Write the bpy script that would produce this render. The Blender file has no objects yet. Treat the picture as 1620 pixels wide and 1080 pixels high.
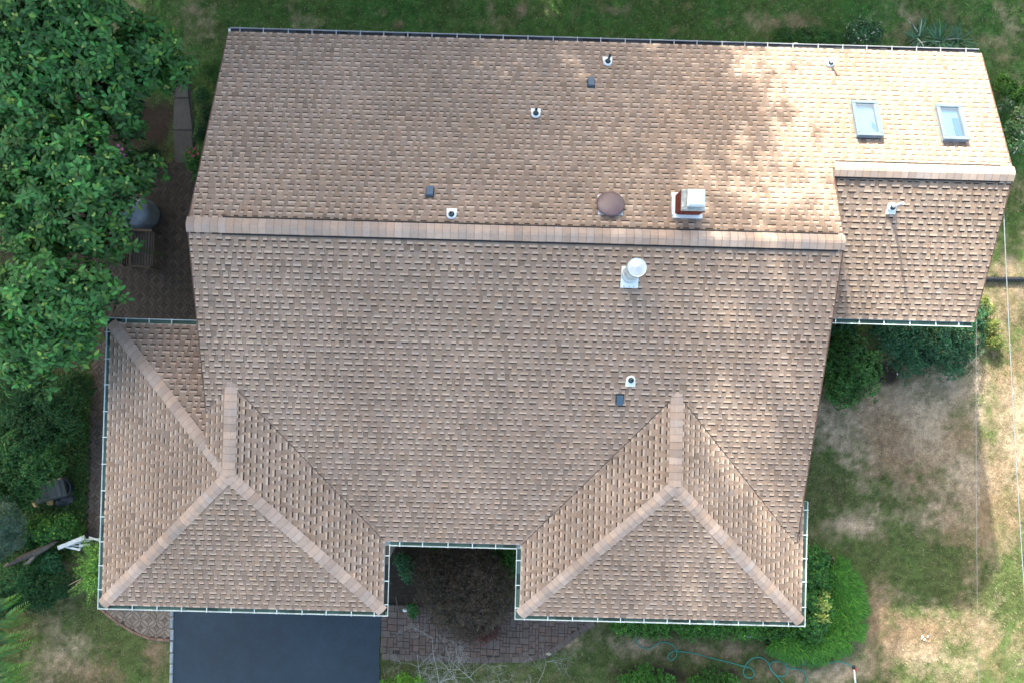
import bpy, math, random
import numpy as np
from mathutils import Vector, Matrix

rnd = random.Random(7)
R = math.radians
scene = bpy.context.scene
COL = scene.collection

# ------------------------------------------------------------------ camera
HE = 5.3                       # height of the front eaves above the ground
CZ = HE + 18.71                # drone height
F_PX, PW, PH = 1160.0, 1620.0, 1080.0
ROLL, TX, TY = 0.0268, 0.0091, -0.0051
CAM_R = Matrix.Rotation(ROLL, 3, 'Z') @ Matrix.Rotation(TX, 3, 'X') @ Matrix.Rotation(TY, 3, 'Y')
cam_data = bpy.data.cameras.new('camera')
cam = bpy.data.objects.new('camera', cam_data)
COL.objects.link(cam)
cam.matrix_world = Matrix.Translation((0, 0, CZ)) @ CAM_R.to_4x4()
cam_data.sensor_fit = 'HORIZONTAL'
cam_data.sensor_width = 36.0
cam_data.lens = 36.0 * F_PX / PW
cam_data.clip_start = 0.1
cam_data.clip_end = 2000
scene.camera = cam

# ------------------------------------------------------------------ sky, sun, exposure
SUN_EL, SUN_AZ = 30.3, -22.5   # sun stands beyond the back lawn, a little to the left
world = bpy.data.worlds.new('World')
scene.world = world
world.use_nodes = True
wn = world.node_tree
wn.nodes.clear()
sky = wn.nodes.new('ShaderNodeTexSky')
sky.sky_type = 'NISHITA'
sky.sun_disc = False
sky.sun_elevation = R(SUN_EL)
sky.sun_rotation = R(SUN_AZ)
sky.air_density = 1.0
sky.dust_density = 4.0
sky.ozone_density = 1.0
bg = wn.nodes.new('ShaderNodeBackground')
bg.inputs['Strength'].default_value = 0.13
wo = wn.nodes.new('ShaderNodeOutputWorld')
wn.links.new(sky.outputs['Color'], bg.inputs['Color'])
wn.links.new(bg.outputs['Background'], wo.inputs['Surface'])
SUN_DIR = Vector((-math.sin(R(SUN_AZ)) * math.cos(R(SUN_EL)), -math.cos(R(SUN_AZ)) * math.cos(R(SUN_EL)), -math.sin(R(SUN_EL))))
sun_data = bpy.data.lights.new('sun', 'SUN')
sun_data.energy = 2.8
sun_data.angle = R(0.8)
sun_data.color = (1.0, 0.985, 0.965)
sun = bpy.data.objects.new('sun', sun_data)
COL.objects.link(sun)
sun.rotation_euler = SUN_DIR.to_track_quat('-Z', 'Y').to_euler()
sun.location = (-20, 50, 40)
vs = scene.view_settings
vs.view_transform = 'Standard'
vs.look = 'None'
vs.gamma = 1.0
vs.use_curve_mapping = False
vs.exposure = 2.28
vs.use_white_balance = True
vs.white_balance_temperature = 6950
vs.white_balance_tint = 4

# ------------------------------------------------------------------ helpers
def at(u, v, z=0.0):
    """point at height z that the photograph shows at pixel u, v"""
    d = CAM_R @ Vector(((u - PW / 2) / F_PX, -(v - PH / 2) / F_PX, -1.0))
    t = (z - CZ) / d.z
    return Vector((0, 0, CZ)) + d * t

def on(u, v, p0, n):
    d = CAM_R @ Vector(((u - PW / 2) / F_PX, -(v - PH / 2) / F_PX, -1.0))
    c = Vector((0, 0, CZ))
    return c + d * ((Vector(p0) - c).dot(n) / d.dot(n))

def pix(p):
    c = CAM_R.transposed() @ (Vector(p) - Vector((0, 0, CZ)))
    return (PW / 2 + F_PX * c.x / -c.z, PH / 2 - F_PX * c.y / -c.z)

def tag(o, label=None, cat=None, group=None, kind=None):
    if label: o['label'] = label
    if cat: o['category'] = cat
    if group: o['group'] = group
    if kind: o['kind'] = kind
    return o

def empty(name, loc, label=None, cat=None, group=None):
    o = bpy.data.objects.new(name, None)
    o.empty_display_size = 0.2
    o.location = loc
    COL.objects.link(o)
    return tag(o, label, cat, group)

def world_of(o):
    m = Matrix.Translation(o.location) @ o.rotation_euler.to_matrix().to_4x4()
    if o.parent is not None:
        m = world_of(o.parent) @ o.matrix_parent_inverse @ m
    return m

def link(o, parent=None):
    COL.objects.link(o)
    if parent is not None:
        o.parent = parent
        o.matrix_parent_inverse = world_of(parent).inverted()
    return o

class MB:
    """collects faces with a colour for each vertex"""
    def __init__(self):
        self.v, self.f, self.c = [], [], []
    def face(self, pts, col=(1, 1, 1)):
        i = len(self.v)
        self.v.extend([tuple(p) for p in pts])
        self.c.extend([col] * len(pts))
        self.f.append(tuple(range(i, i + len(pts))))
    def mesh(self, verts, faces, col=(1, 1, 1)):
        i = len(self.v)
        self.v.extend([tuple(p) for p in verts])
        self.c.extend([col] * len(verts))
        self.f.extend([tuple(k + i for k in f) for f in faces])
    def box(self, c, s, col=(1, 1, 1), rot=None, bevel=0.0):
        c = Vector(c); hx, hy, hz = s[0] / 2, s[1] / 2, s[2] / 2
        if bevel > 0:
            b = min(bevel, hx * .9, hy * .9, hz * .9)
            lo = [(-hx, -hy, -hz), (hx, -hy, -hz), (hx, hy, -hz), (-hx, hy, -hz)]
            md = [(x, y, hz - b) for x, y, _ in lo]
            tp = [(math.copysign(hx - b, x), math.copysign(hy - b, y), hz) for x, y, _ in lo]
            vv = lo + md + tp
            ff = [(3, 2, 1, 0), (8, 9, 10, 11)]
            for k in range(4):
                j = (k + 1) % 4
                ff += [(k, j, 4 + j, 4 + k), (4 + k, 4 + j, 8 + j, 8 + k)]
        else:
            vv = [(x, y, z) for z in (-hz, hz) for x, y in ((-hx, -hy), (hx, -hy), (hx, hy), (-hx, hy))]
            ff = [(3, 2, 1, 0), (4, 5, 6, 7), (0, 1, 5, 4), (1, 2, 6, 5), (2, 3, 7, 6), (3, 0, 4, 7)]
        if rot is not None:
            vv = [rot @ Vector(p) for p in vv]
        self.mesh([Vector(p) + c for p in vv], ff, col)
    def prism(self, pts, z0, z1, col=(1, 1, 1), bevel=0.0):
        """upright prism over a flat outline"""
        n = len(pts)
        area = sum(pts[i][0] * pts[(i + 1) % n][1] - pts[(i + 1) % n][0] * pts[i][1] for i in range(n))
        if area < 0: pts = pts[::-1]
        cx = sum(p[0] for p in pts) / n; cy = sum(p[1] for p in pts) / n
        lo = [(p[0], p[1], z0) for p in pts]
        if bevel > 0:
            md = [(p[0], p[1], z1 - bevel) for p in pts]
            tp = []
            for p in pts:
                d = math.hypot(p[0] - cx, p[1] - cy) or 1
                k = max(0.0, 1 - bevel * 1.3 / d)
                tp.append((cx + (p[0] - cx) * k, cy + (p[1] - cy) * k, z1))
            vv = lo + md + tp
            ff = [tuple(range(2 * n, 3 * n))]
            for k in range(n):
                j = (k + 1) % n
                ff += [(k, j, n + j, n + k), (n + k, n + j, 2 * n + j, 2 * n + k)]
        else:
            vv = lo + [(p[0], p[1], z1) for p in pts]
            ff = [tuple(range(n, 2 * n)), tuple(range(n - 1, -1, -1))]
            for k in range(n):
                j = (k + 1) % n
                ff.append((k, j, n + j, n + k))
        self.mesh(vv, ff, col)
    def tube(self, pts, radii, sides=6, col=(1, 1, 1), cap=True):
        pts = [Vector(p) for p in pts]
        if not hasattr(radii, '__len__'): radii = [radii] * len(pts)
        rings = []
        prev = None
        for i, p in enumerate(pts):
            a = pts[max(i - 1, 0)]; b = pts[min(i + 1, len(pts) - 1)]
            d = (b - a)
            d = d.normalized() if d.length > 1e-9 else Vector((0, 0, 1))
            ref = prev if prev is not None else (Vector((1, 0, 0)) if abs(d.x) < .8 else Vector((0, 1, 0)))
            s = (ref - d * ref.dot(d))
            s = s.normalized() if s.length > 1e-6 else d.orthogonal().normalized()
            t = d.cross(s)
            prev = s
            rings.append([p + (s * math.cos(2 * math.pi * k / sides) + t * math.sin(2 * math.pi * k / sides)) * radii[i] for k in range(sides)])
        vv = [q for r in rings for q in r]
        ff = []
        for i in range(len(pts) - 1):
            for k in range(sides):
                j = (k + 1) % sides
                ff.append((i * sides + k, i * sides + j, (i + 1) * sides + j, (i + 1) * sides + k))
        if cap:
            ff.append(tuple(range(sides - 1, -1, -1)))
            ff.append(tuple((len(pts) - 1) * sides + k for k in range(sides)))
        self.mesh(vv, ff, col)
    def lathe(self, c, prof, sides=20, col=(1, 1, 1), rot=None):
        """prof = [(radius, height), ...] about z"""
        c = Vector(c)
        vv = []
        for r, h in prof:
            for k in range(sides):
                a = 2 * math.pi * k / sides
                p = Vector((r * math.cos(a), r * math.sin(a), h))
                vv.append((rot @ p if rot is not None else p) + c)
        ff = []
        for i in range(len(prof) - 1):
            for k in range(sides):
                j = (k + 1) % sides
                ff.append((i * sides + k, i * sides + j, (i + 1) * sides + j, (i + 1) * sides + k))
        if prof[-1][0] > 1e-4: ff.append(tuple((len(prof) - 1) * sides + k for k in range(sides)))
        if prof[0][0] > 1e-4: ff.append(tuple(range(sides - 1, -1, -1)))
        self.mesh(vv, ff, col)
    def data(self, name, mat, smooth=False):
        m = bpy.data.meshes.new(name)
        m.from_pydata(self.v, [], self.f)
        ca = m.color_attributes.new('Col', 'FLOAT_COLOR', 'POINT')
        a = np.ones((len(self.v), 4), np.float32)
        a[:, :3] = np.array(self.c, np.float32).reshape(-1, 3)
        ca.data.foreach_set('color', a.ravel())
        if smooth: m.polygons.foreach_set('use_smooth', [True] * len(m.polygons))
        m.materials.append(mat)
        m.update()
        return m
    def build(self, name, mat, parent=None, smooth=False):
        return link(bpy.data.objects.new(name, self.data(name, mat, smooth)), parent)

def np_mesh(name, V, loops, totals, C, mat):
    m = bpy.data.meshes.new(name)
    V = np.asarray(V, np.float32)
    m.vertices.add(len(V)); m.vertices.foreach_set('co', V.ravel())
    m.loops.add(len(loops)); m.loops.foreach_set('vertex_index', np.asarray(loops, np.int32))
    m.polygons.add(len(totals))
    st = np.concatenate([[0], np.cumsum(totals)[:-1]]).astype(np.int32)
    m.polygons.foreach_set('loop_start', st)
    ca = m.color_attributes.new('Col', 'FLOAT_COLOR', 'POINT')
    a = np.ones((len(V), 4), np.float32); a[:, :3] = C
    ca.data.foreach_set('color', a.ravel())
    m.materials.append(mat)
    m.update(calc_edges=True)
    m.validate()
    return m

# ------------------------------------------------------------------ materials
def material(name, rough=0.8, spec=0.3, noise=None, bump=None, tint=None, metallic=0.0, trans=0.0, noise_amt=0.25, sheen_noise=None):
    """colour from the mesh's own attribute times grain; optional relief"""
    m = bpy.data.materials.new(name)
    m.use_nodes = True
    nt = m.node_tree; nt.nodes.clear()
    N = nt.nodes.new; L = nt.links.new
    out = N('ShaderNodeOutputMaterial')
    bs = N('ShaderNodeBsdfPrincipled')
    bs.inputs['Roughness'].default_value = rough
    bs.inputs['Specular IOR Level'].default_value = spec
    bs.inputs['Metallic'].default_value = metallic
    at_ = N('ShaderNodeAttribute'); at_.attribute_name = 'Col'
    col = at_.outputs['Color']
    tc = N('ShaderNodeTexCoord')
    if tint is not None:
        mx = N('ShaderNodeMix'); mx.data_type = 'RGBA'; mx.blend_type = 'MULTIPLY'
        mx.inputs[0].default_value = 1; L(col, mx.inputs[6]); mx.inputs[7].default_value = (*tint, 1)
        col = mx.outputs[2]
    for sc, amt in (noise or []):
        nz = N('ShaderNodeTexNoise'); nz.inputs['Scale'].default_value = sc; nz.inputs['Detail'].default_value = 4
        L(tc.outputs['Object'], nz.inputs['Vector'])
        mr = N('ShaderNodeMapRange'); mr.inputs[1].default_value = .25; mr.inputs[2].default_value = .75
        mr.inputs[3].default_value = 1 - amt; mr.inputs[4].default_value = 1 + amt
        L(nz.outputs['Fac'], mr.inputs[0])
        mx = N('ShaderNodeMix'); mx.data_type = 'RGBA'; mx.blend_type = 'MULTIPLY'
        mx.inputs[0].default_value = 1; L(col, mx.inputs[6]); L(mr.outputs[0], mx.inputs[7])
        col = mx.outputs[2]
    L(col, bs.inputs['Base Color'])
    if bump:
        nz = N('ShaderNodeTexNoise'); nz.inputs['Scale'].default_value = bump[0]; nz.inputs['Detail'].default_value = 3
        L(tc.outputs['Object'], nz.inputs['Vector'])
        bp = N('ShaderNodeBump'); bp.inputs['Strength'].default_value = bump[1]; bp.inputs['Distance'].default_value = bump[2]
        L(nz.outputs['Fac'], bp.inputs['Height']); L(bp.outputs['Normal'], bs.inputs['Normal'])
    if trans > 0:
        tr = N('ShaderNodeBsdfTranslucent'); L(col, tr.inputs['Color'])
        ms = N('ShaderNodeMixShader'); ms.inputs[0].default_value = trans
        L(bs.outputs[0], ms.inputs[1]); L(tr.outputs[0], ms.inputs[2]); L(ms.outputs[0], out.inputs['Surface'])
    else:
        L(bs.outputs[0], out.inputs['Surface'])
    return m

M = {}
M['shingle'] = material('asphalt_shingle', .95, .05, noise=[(.33, .13), (1.1, .08), (9, .07), (160, .26)], bump=(220, .5, .004))
M['deck'] = material('roof_deck', .9, .1)
M['vent_black'] = material('black_plastic', .6, .3)
M['white_metal'] = material('white_painted_metal', .38, .5, noise=[(3, .06), (25, .05)])
M['gutter'] = material('gutter_metal', .45, .4, noise=[(2.5, .16), (18, .10)])
M['siding'] = material('siding', .75, .3, noise=[(2, .05), (40, .08)])
M['galv'] = material('galvanised_steel', .32, .5, noise=[(7, .12), (40, .08)], metallic=.35)
M['plastic'] = material('painted_plastic', .42, .45, noise=[(6, .08)])
M['brick'] = material('brick_face', .9, .2, noise=[(20, .2), (90, .2)])
M['cement'] = material('weathered_cement', .95, .15, noise=[(9, .35), (40, .3)], bump=(60, .5, .01))
M['leaf'] = material('leaf', .48, .3, noise=[(1.3, .14)], trans=.22)
M['leaf_matt'] = material('leaf_matt', .65, .25, noise=[(1.3, .14)], trans=.18)
M['fruit'] = material('fruit_skin', .4, .4)
M['petal'] = material('petal', .6, .3, trans=.2)
M['bark'] = material('bark', .95, .1, noise=[(10, .25), (60, .25)], bump=(40, .6, .02))
M['twig'] = material('weathered_twig', .9, .15, noise=[(12, .25)])
M['wood'] = material('weathered_wood', .85, .2, noise=[(8, .2), (70, .2)], bump=(60, .3, .005))
M['paver'] = material('concrete_paver', .92, .15, noise=[(5, .18), (60, .22)], bump=(90, .4, .004))
M['concrete'] = material('old_concrete', .92, .15, noise=[(2.2, .18), (14, .12), (120, .18)], bump=(110, .4, .004))
M['asphalt'] = material('sealed_asphalt', .55, .4, noise=[(0.55, .16), (2.3, .14), (9, .08), (180, .35)], bump=(240, .6, .006))
M['fabric'] = material('cover_fabric', .8, .25, noise=[(5, .14), (50, .08)], bump=(9, .35, .05))
M['hose'] = material('rubber_hose', .45, .4)
M['cable'] = material('cable_jacket', .55, .4)
M['grass'] = material('grass_blade', .7, .2, trans=.2)
M['stone'] = material('field_stone', .9, .2, noise=[(8, .2), (40, .2)])

def flat_mat(name, col, rough, spec=.5, metallic=0.0, noise=None):
    return material(name, rough, spec, noise=noise, tint=col, metallic=metallic)

def glass_mat():
    m = bpy.data.materials.new('skylight_glass'); m.use_nodes = True
    nt = m.node_tree; nt.nodes.clear(); N = nt.nodes.new; L = nt.links.new
    out = N('ShaderNodeOutputMaterial'); tr = N('ShaderNodeBsdfTransparent'); gl = N('ShaderNodeBsdfGlossy')
    tr.inputs['Color'].default_value = (.80, .93, .96, 1); gl.inputs['Roughness'].default_value = .03
    lw = N('ShaderNodeLayerWeight'); lw.inputs['Blend'].default_value = .35
    mr = N('ShaderNodeMapRange'); mr.inputs[3].default_value = .22; mr.inputs[4].default_value = .9
    ms = N('ShaderNodeMixShader')
    L(lw.outputs['Fresnel'], mr.inputs[0]); L(mr.outputs[0], ms.inputs[0]); L(tr.outputs[0], ms.inputs[1]); L(gl.outputs[0], ms.inputs[2]); L(ms.outputs[0], out.inputs['Surface'])
    return m
M['glass'] = glass_mat()

# ------------------------------------------------------------------ ground: lawn, beds, dry patches
def blob(x, y, cx, cy, rx, ry=None):
    ry = rx if ry is None else ry
    return np.exp(-(((x - cx) / rx) ** 2 + ((y - cy) / ry) ** 2))

def vnoise(x, y, sc, seed):
    """smooth value noise on arrays"""
    rg = np.random.default_rng(seed)
    T = rg.random((256, 256))
    xs, ys = x * sc, y * sc
    xi, yi = np.floor(xs).astype(int), np.floor(ys).astype(int)
    fx, fy = xs - xi, ys - yi
    fx = fx * fx * (3 - 2 * fx); fy = fy * fy * (3 - 2 * fy)
    g = lambda a, b: T[a % 256, b % 256]
    return (g(xi, yi) * (1 - fx) + g(xi + 1, yi) * fx) * (1 - fy) + (g(xi, yi + 1) * (1 - fx) + g(xi + 1, yi + 1) * fx) * fy

DRY = []      # (pixel x, pixel y, radius x, radius y, amount)
DRY += [(1420, 670, 120, 110, 1.05), (1330, 680, 45, 50, .7), (1480, 720, 70, 80, .75), (1540, 640, 50, 90, .6), (1490, 810, 60, 50, .55), (1350, 830, 60, 22, .7), (1540, 760, 60, 200, .62), (1500, 620, 50, 60, .55), (1440, 1010, 130, 60, .75),
        (1560, 1010, 70, 70, .6), (1390, 940, 40, 60, .45), (1610, 700, 60, 160, .85), (1540, 560, 50, 40, .6), (1320, 620, 50, 30, .5), (1440, 760, 60, 50, .6), (1590, 470, 60, 90, .6), (1590, 280, 50, 60, .2),
        (1140, 1030, 60, 18, .65), (1230, 1065, 60, 25, .65), (1010, 1020, 35, 16, .5), (900, 1015, 50, 18, .3), (1330, 1065, 80, 25, .6),
        (190, 25, 25, 25, .65), (825, 15, 12, 12, .7), (630, 38, 12, 8, .6), (1065, 48, 10, 8, .5), (775, 15, 8, 20, .5),
        (608, 20, 8, 10, .4), (1240, 40, 60, 16, .35), (100, 1010, 60, 50, .35), (245, 1040, 25, 45, .6), (140, 1060, 70, 25, .5),
        (300, 30, 40, 40, .25), (960, 15, 30, 10, .25), (1090, 10, 30, 8, .25), (1270, 30, 25, 15, .4), (1450, 30, 60, 20, .25), (1590, 60, 40, 60, .3)]
GREEN = [(200, 985, 60, 30, .4), (60, 960, 60, 40, .3), (150, 975, 40, 30, .3), (1305, 770, 45, 55, .38), (1500, 890, 70, 42, .45), (1380, 890, 45, 32, .35), (1560, 960, 25, 40, .25), (1610, 930, 30, 60, .5), (1440, 600, 40, 20, .2)]
SOIL = [(640, 890, 60, 60, 1.3), (640, 945, 60, 30, 1.3), (240, 200, 60, 70, .9), (1395, 590, 45, 28, .8), (660, 900, 70, 50, 1.), (740, 900, 110, 60, 1.), (60, 850, 110, 60, .6), (60, 720, 90, 120, .8),
        (1030, 1066, 75, 22, .8), (1135, 1066, 50, 16, .8), (1285, 930, 30, 60, .8), (1360, 560, 60, 30, .5), (100, 330, 160, 300, .9), (1270, 1040, 90, 10, .6)]
def px_blobs(x, y, lst):
    s = np.zeros_like(x)
    for u, v, ru, rv, a in lst:
        p = at(u, v)
        s = np.maximum(s, a * blob(x, y, p.x, p.y, ru / 52.0, rv / 52.0))
    return s
def lawn_values(x, y):
    n1 = vnoise(x, y, .55, 1); n2 = vnoise(x, y, 1.7, 2); n3 = vnoise(x, y, 5.0, 3); n4 = vnoise(x, y, 12.0, 4)
    dry = px_blobs(x, y, DRY) * (0.62 + .45 * n2 + .3 * n3) + .25 * (n1 - .5) + .30 * (n2 - .5) + .36 * (n3 - .5) + .30 * (n4 - .5) + .05
    dry -= px_blobs(x, y, GREEN)
    soil = px_blobs(x, y, SOIL) * (.75 + .5 * n2) + .14 * (n3 - .5)
    dry = (dry - .36) * 1.55 + .36
    return np.clip(dry, 0, 1), np.clip((soil - .35) / .3, 0, 1)
G_OLIVE, G_GREEN, G_LUSH, G_DRY, G_SOIL = np.array((.092, .098, .040)), np.array((.074, .118, .034)), np.array((.042, .135, .030)), np.array((.370, .295, .205)), np.array((.046, .035, .027))
def lawn_colour(x, y):
    dry, soil = lawn_values(x, y)
    n = np.clip(vnoise(x, y, .9, 5) * .7 + vnoise(x, y, 4.0, 6) * .5 - .1, 0, 1)[:, None]
    back = np.clip((y - 3) / 4, 0, 1)[:, None]
    c = (G_GREEN * n + G_LUSH * (1 - n)) * back + (G_OLIVE * n + G_GREEN * (1 - n)) * (1 - back)
    c = c * (.72 + .56 * vnoise(x, y, 7.0, 8)[:, None])
    tan = np.clip(vnoise(x, y, .8, 14) * 1.6 - .4 + .5 * (vnoise(x, y, 6, 15) - .5), 0, 1)[:, None]
    G_D = G_DRY * (1 - tan) + np.array((.235, .165, .100)) * tan
    c = c * (1 - dry[:, None]) + G_D * (.75 + .5 * vnoise(x, y, 9.0, 9)[:, None]) * dry[:, None]
    return c * (1 - soil[:, None]) + G_SOIL * soil[:, None]

def build_ground():
    fine = np.arange(-17.5, 17.6, .085)
    far = np.array([20, 24, 30, 40, 60, 100, 200, 500])
    ax = np.concatenate([-far[::-1], fine, far])
    ay = np.concatenate([-far[::-1], np.arange(-12, 13, .085), far])
    X, Y = np.meshgrid(ax, ay)
    nx, ny = len(ax), len(ay)
    x, y = X.ravel(), Y.ravel()
    z = .035 * (vnoise(x, y, .5, 11) - .5) + .02 * (vnoise(x, y, 3, 12) - .5) - .02
    V = np.stack([x, y, z], 1)
    i = np.arange((ny - 1) * nx).reshape(ny - 1, nx)[:, :-1].ravel()
    loops = np.stack([i, i + 1, i + nx + 1, i + nx], 1).ravel()
    C = lawn_colour(x, y)
    m = material('lawn_soil', .95, .1, noise=[(7, .22), (30, .32), (95, .35)], bump=(45, .8, .03))
    o = link(bpy.data.objects.new('ground', np_mesh('ground', V, loops, np.full(len(i), 4), C, m)))
    tag(o, kind='structure', label='lawn of green and straw coloured dry grass around the house')
build_ground()

# ------------------------------------------------------------------ house: dimensions (metres; x right, y towards the back lawn)
XL, XR, XA = -7.192, 7.427, 11.663
YR, HR = 2.557, 2.400
YU, ZU = 7.836, 0.373
YAR, ZAR, YAL, ZAL = 4.374, 1.664, 0.839, 0.322
BL, BM1, BM2, BR = -10.232, -2.872, 0.344, 7.752
YF, YI, YB, YBR = -6.882, -5.096, 0.502, -3.704
S = HR / (YR - YI); SU = (HR - ZU) / (YU - YR); ZAR = HR - SU * (YAR - YR); SA = (ZAR - ZAL) / (YAR - YAL)
RK = 0.348
A1, A2 = (BL + BM1) / 2, (BM2 + BR) / 2
W1, W2 = (BM1 - BL) / 2, (BR - BM2) / 2
AY1, AY2 = YF + W1, YF + W2
RY1, RY2 = YI + RK * W1 / S, YI + RK * W2 / S       # where the front ridges run into the main slope
GUT = 0.13
KB = RK * W1 / (YB - AY1)
z_main = lambda y: HE + S * (y - YI)
z_up = lambda y: HE + HR - SU * (y - YR)
z_ann = lambda y: HE + ZAL + SA * (y - YAL)
z_frontL = lambda y: HE + RK * (y - YF)
z_left1 = lambda x: HE + RK * (x - BL)
z_right1 = lambda x: HE + RK * (BM1 - x)
z_back1 = lambda y: HE + KB * (YB - y)
z_left2 = lambda x: HE + RK * (x - BM2)
z_right2 = lambda x: HE + RK * (BR - x)

def bump_z(x, y):
    """height of the two hipped front roofs where they stand above the main slope, else -1"""
    z = -1
    if BL <= x <= BM1 and YF <= y <= RY1 + .01:
        z = min(z_frontL(y), z_left1(x), z_right1(x))
        if x < XL: z = min(z, z_back1(y))
    if BM2 <= x <= BR and YF <= y <= RY2 + .01:
        z = max(z, min(z_frontL(y), z_left2(x), z_right2(x)))
    return z

house = empty('house', (0, 0, 0), 'long low house with brown asphalt shingle roof and two hipped front wings', 'house')

class Plane:
    def __init__(self, pts, e, polys=None):
        """pts: 3d outline; e: direction of the eave; first point lies on the eave"""
        self.e = Vector(e).normalized()
        P = [Vector(p) for p in pts]
        n = (P[1] - P[0]).cross(P[2] - P[0]).normalized()
        if n.z < 0: n = -n
        self.n = n
        self.u = n.cross(self.e).normalized()
        if self.u.z < 0: self.u = -self.u
        self.o = P[0]
        outs = [P] if polys is None else [[Vector(q) for q in pl] for pl in polys]
        self.polys = []
        for pl in outs:
            q = [self.ab(p) for p in pl]
            ar = sum(q[i][0] * q[(i + 1) % len(q)][1] - q[(i + 1) % len(q)][0] * q[i][1] for i in range(len(q)))
            self.polys.append(q if ar > 0 else q[::-1])
        self.outs = outs
    def ab(self, p):
        d = Vector(p) - self.o
        return (d.dot(self.e), d.dot(self.u))
    def p(self, a, b, h=0.0):
        return self.o + self.e * a + self.u * b + self.n * h

def inside(p, poly):
    for i in range(len(poly)):
        a, b = poly[i], poly[(i + 1) % len(poly)]
        if (b[0] - a[0]) * (p[1] - a[1]) - (b[1] - a[1]) * (p[0] - a[0]) < -1e-9: return False
    return True

def clip(pts, poly):
    out = pts
    for i in range(len(poly)):
        a, b = poly[i], poly[(i + 1) % len(poly)]
        src, out = out, []
        if not src: return []
        sd = lambda p: (b[0] - a[0]) * (p[1] - a[1]) - (b[1] - a[1]) * (p[0] - a[0])
        for k in range(len(src)):
            p, q = src[k], src[(k + 1) % len(src)]
            sp, sq = sd(p), sd(q)
            if sp >= 0: out.append(p)
            if (sp > 0 > sq) or (sp < 0 < sq):
                t = sp / (sp - sq)
                out.append((p[0] + (q[0] - p[0]) * t, p[1] + (q[1] - p[1]) * t))
    return out

g = GUT
planes = {}
planes['main'] = Plane([(XL, YI + g, z_main(YI + g)), (XR, YI + g, z_main(YI + g)), (XR, YR, HE + HR), (XL, YR, HE + HR)], (1, 0, 0))
planes['up'] = Plane([(XA, YU - g, z_up(YU - g)), (XL, YU - g, z_up(YU - g)), (XL, YR, HE + HR)], (-1, 0, 0),
    polys=[[(XR, YU - g, z_up(YU - g)), (XL, YU - g, z_up(YU - g)), (XL, YR, HE + HR), (XR, YR, HE + HR)],
           [(XA, YU - g, z_up(YU - g)), (XR, YU - g, z_up(YU - g)), (XR, YAR, z_up(YAR)), (XA, YAR, z_up(YAR))]])
planes['annex'] = Plane([(XR - .28, YAL + g, z_ann(YAL + g)), (XA, YAL + g, z_ann(YAL + g)), (XA, YAR, z_ann(YAR)), (XR - .28, YAR, z_ann(YAR))], (1, 0, 0))
h_l = YB - g - (XL + .3 - BL) * (YB - AY1) / W1
planes['front1'] = Plane([(BL + g, YF + g, z_frontL(YF + g)), (BM1 - g, YF + g, z_frontL(YF + g)), (A1, AY1, HE + RK * W1)], (1, 0, 0))
planes['left1'] = Plane([(BL + g, YB - g, z_left1(BL + g)), (BL + g, YF + g, z_left1(BL + g)), (A1, AY1, HE + RK * W1)], (0, -1, 0))
planes['right1'] = Plane([(BM1 - g, YF + g, z_right1(BM1 - g)), (BM1 - g, YI + g, z_right1(BM1 - g)), (A1, RY1, HE + RK * W1), (A1, AY1, HE + RK * W1)], (0, 1, 0))
planes['back1'] = Plane([(XL + .3, YB - g, z_back1(YB - g)), (BL + g, YB - g, z_back1(YB - g)), (XL + .3, YB - (XL + .3 - BL) * (YB - AY1) / W1, z_back1(YB - (XL + .3 - BL) * (YB - AY1) / W1))], (-1, 0, 0))
yv = YI + RK * (XL - BL) / S
yh = YB - (XL - BL) * (YB - AY1) / W1
planes['cricket'] = Plane([(XL, yv, z_left1(XL)), (XL, yh, z_left1(XL)), (A1, AY1, HE + RK * W1), (A1, RY1, HE + RK * W1)], (0, -1, 0))
planes['front2'] = Plane([(BM2 + g, YF + g, z_frontL(YF + g)), (BR - g, YF + g, z_frontL(YF + g)), (A2, AY2, HE + RK * W2)], (1, 0, 0))
planes['left2'] = Plane([(BM2 + g, YI + g, z_left2(BM2 + g)), (BM2 + g, YF + g, z_left2(BM2 + g)), (A2, AY2, HE + RK * W2), (A2, RY2, HE + RK * W2)], (0, -1, 0))
xv = BR - S * (YBR - YI) / RK
v1y = YI + RK * g / S
planes['right2'] = Plane([(BR - g, YF + g, z_right2(BR - g)), (BR - g, YBR, z_right2(BR - g)), (A2, RY2, HE + RK * W2)], (0, 1, 0),
    polys=[[(BR - g, YF + g, z_right2(BR - g)), (BR - g, v1y, z_right2(BR - g)), (A2, RY2, HE + RK * W2), (A2, AY2, HE + RK * W2)],
           [(BR - g, v1y, z_right2(BR - g)), (BR - g, YBR, z_right2(BR - g)), (xv, YBR, z_right2(xv))]])

# deck under the shingles
deck = MB()
for nm, pl in planes.items():
    for out in pl.outs:
        P = [Vector(p) for p in out]
        ctr = sum(P, Vector()) / len(P)
        nn = (P[1] - P[0]).cross(P[2] - P[0])
        if nn.z < 0: P = P[::-1]
        n = len(P)
        top = [p - pl.n * .012 for p in P]; bot = [p + Vector((0, 0, -.15)) for p in P]
        deck.mesh(top + bot, [tuple(range(n)), tuple(range(2 * n - 1, n - 1, -1))] + [(k + n, (k + 1) % n + n, (k + 1) % n, k) for k in range(n)], (.10, .062, .048))
roof = deck.build('roof', M['deck'], house)

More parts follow.
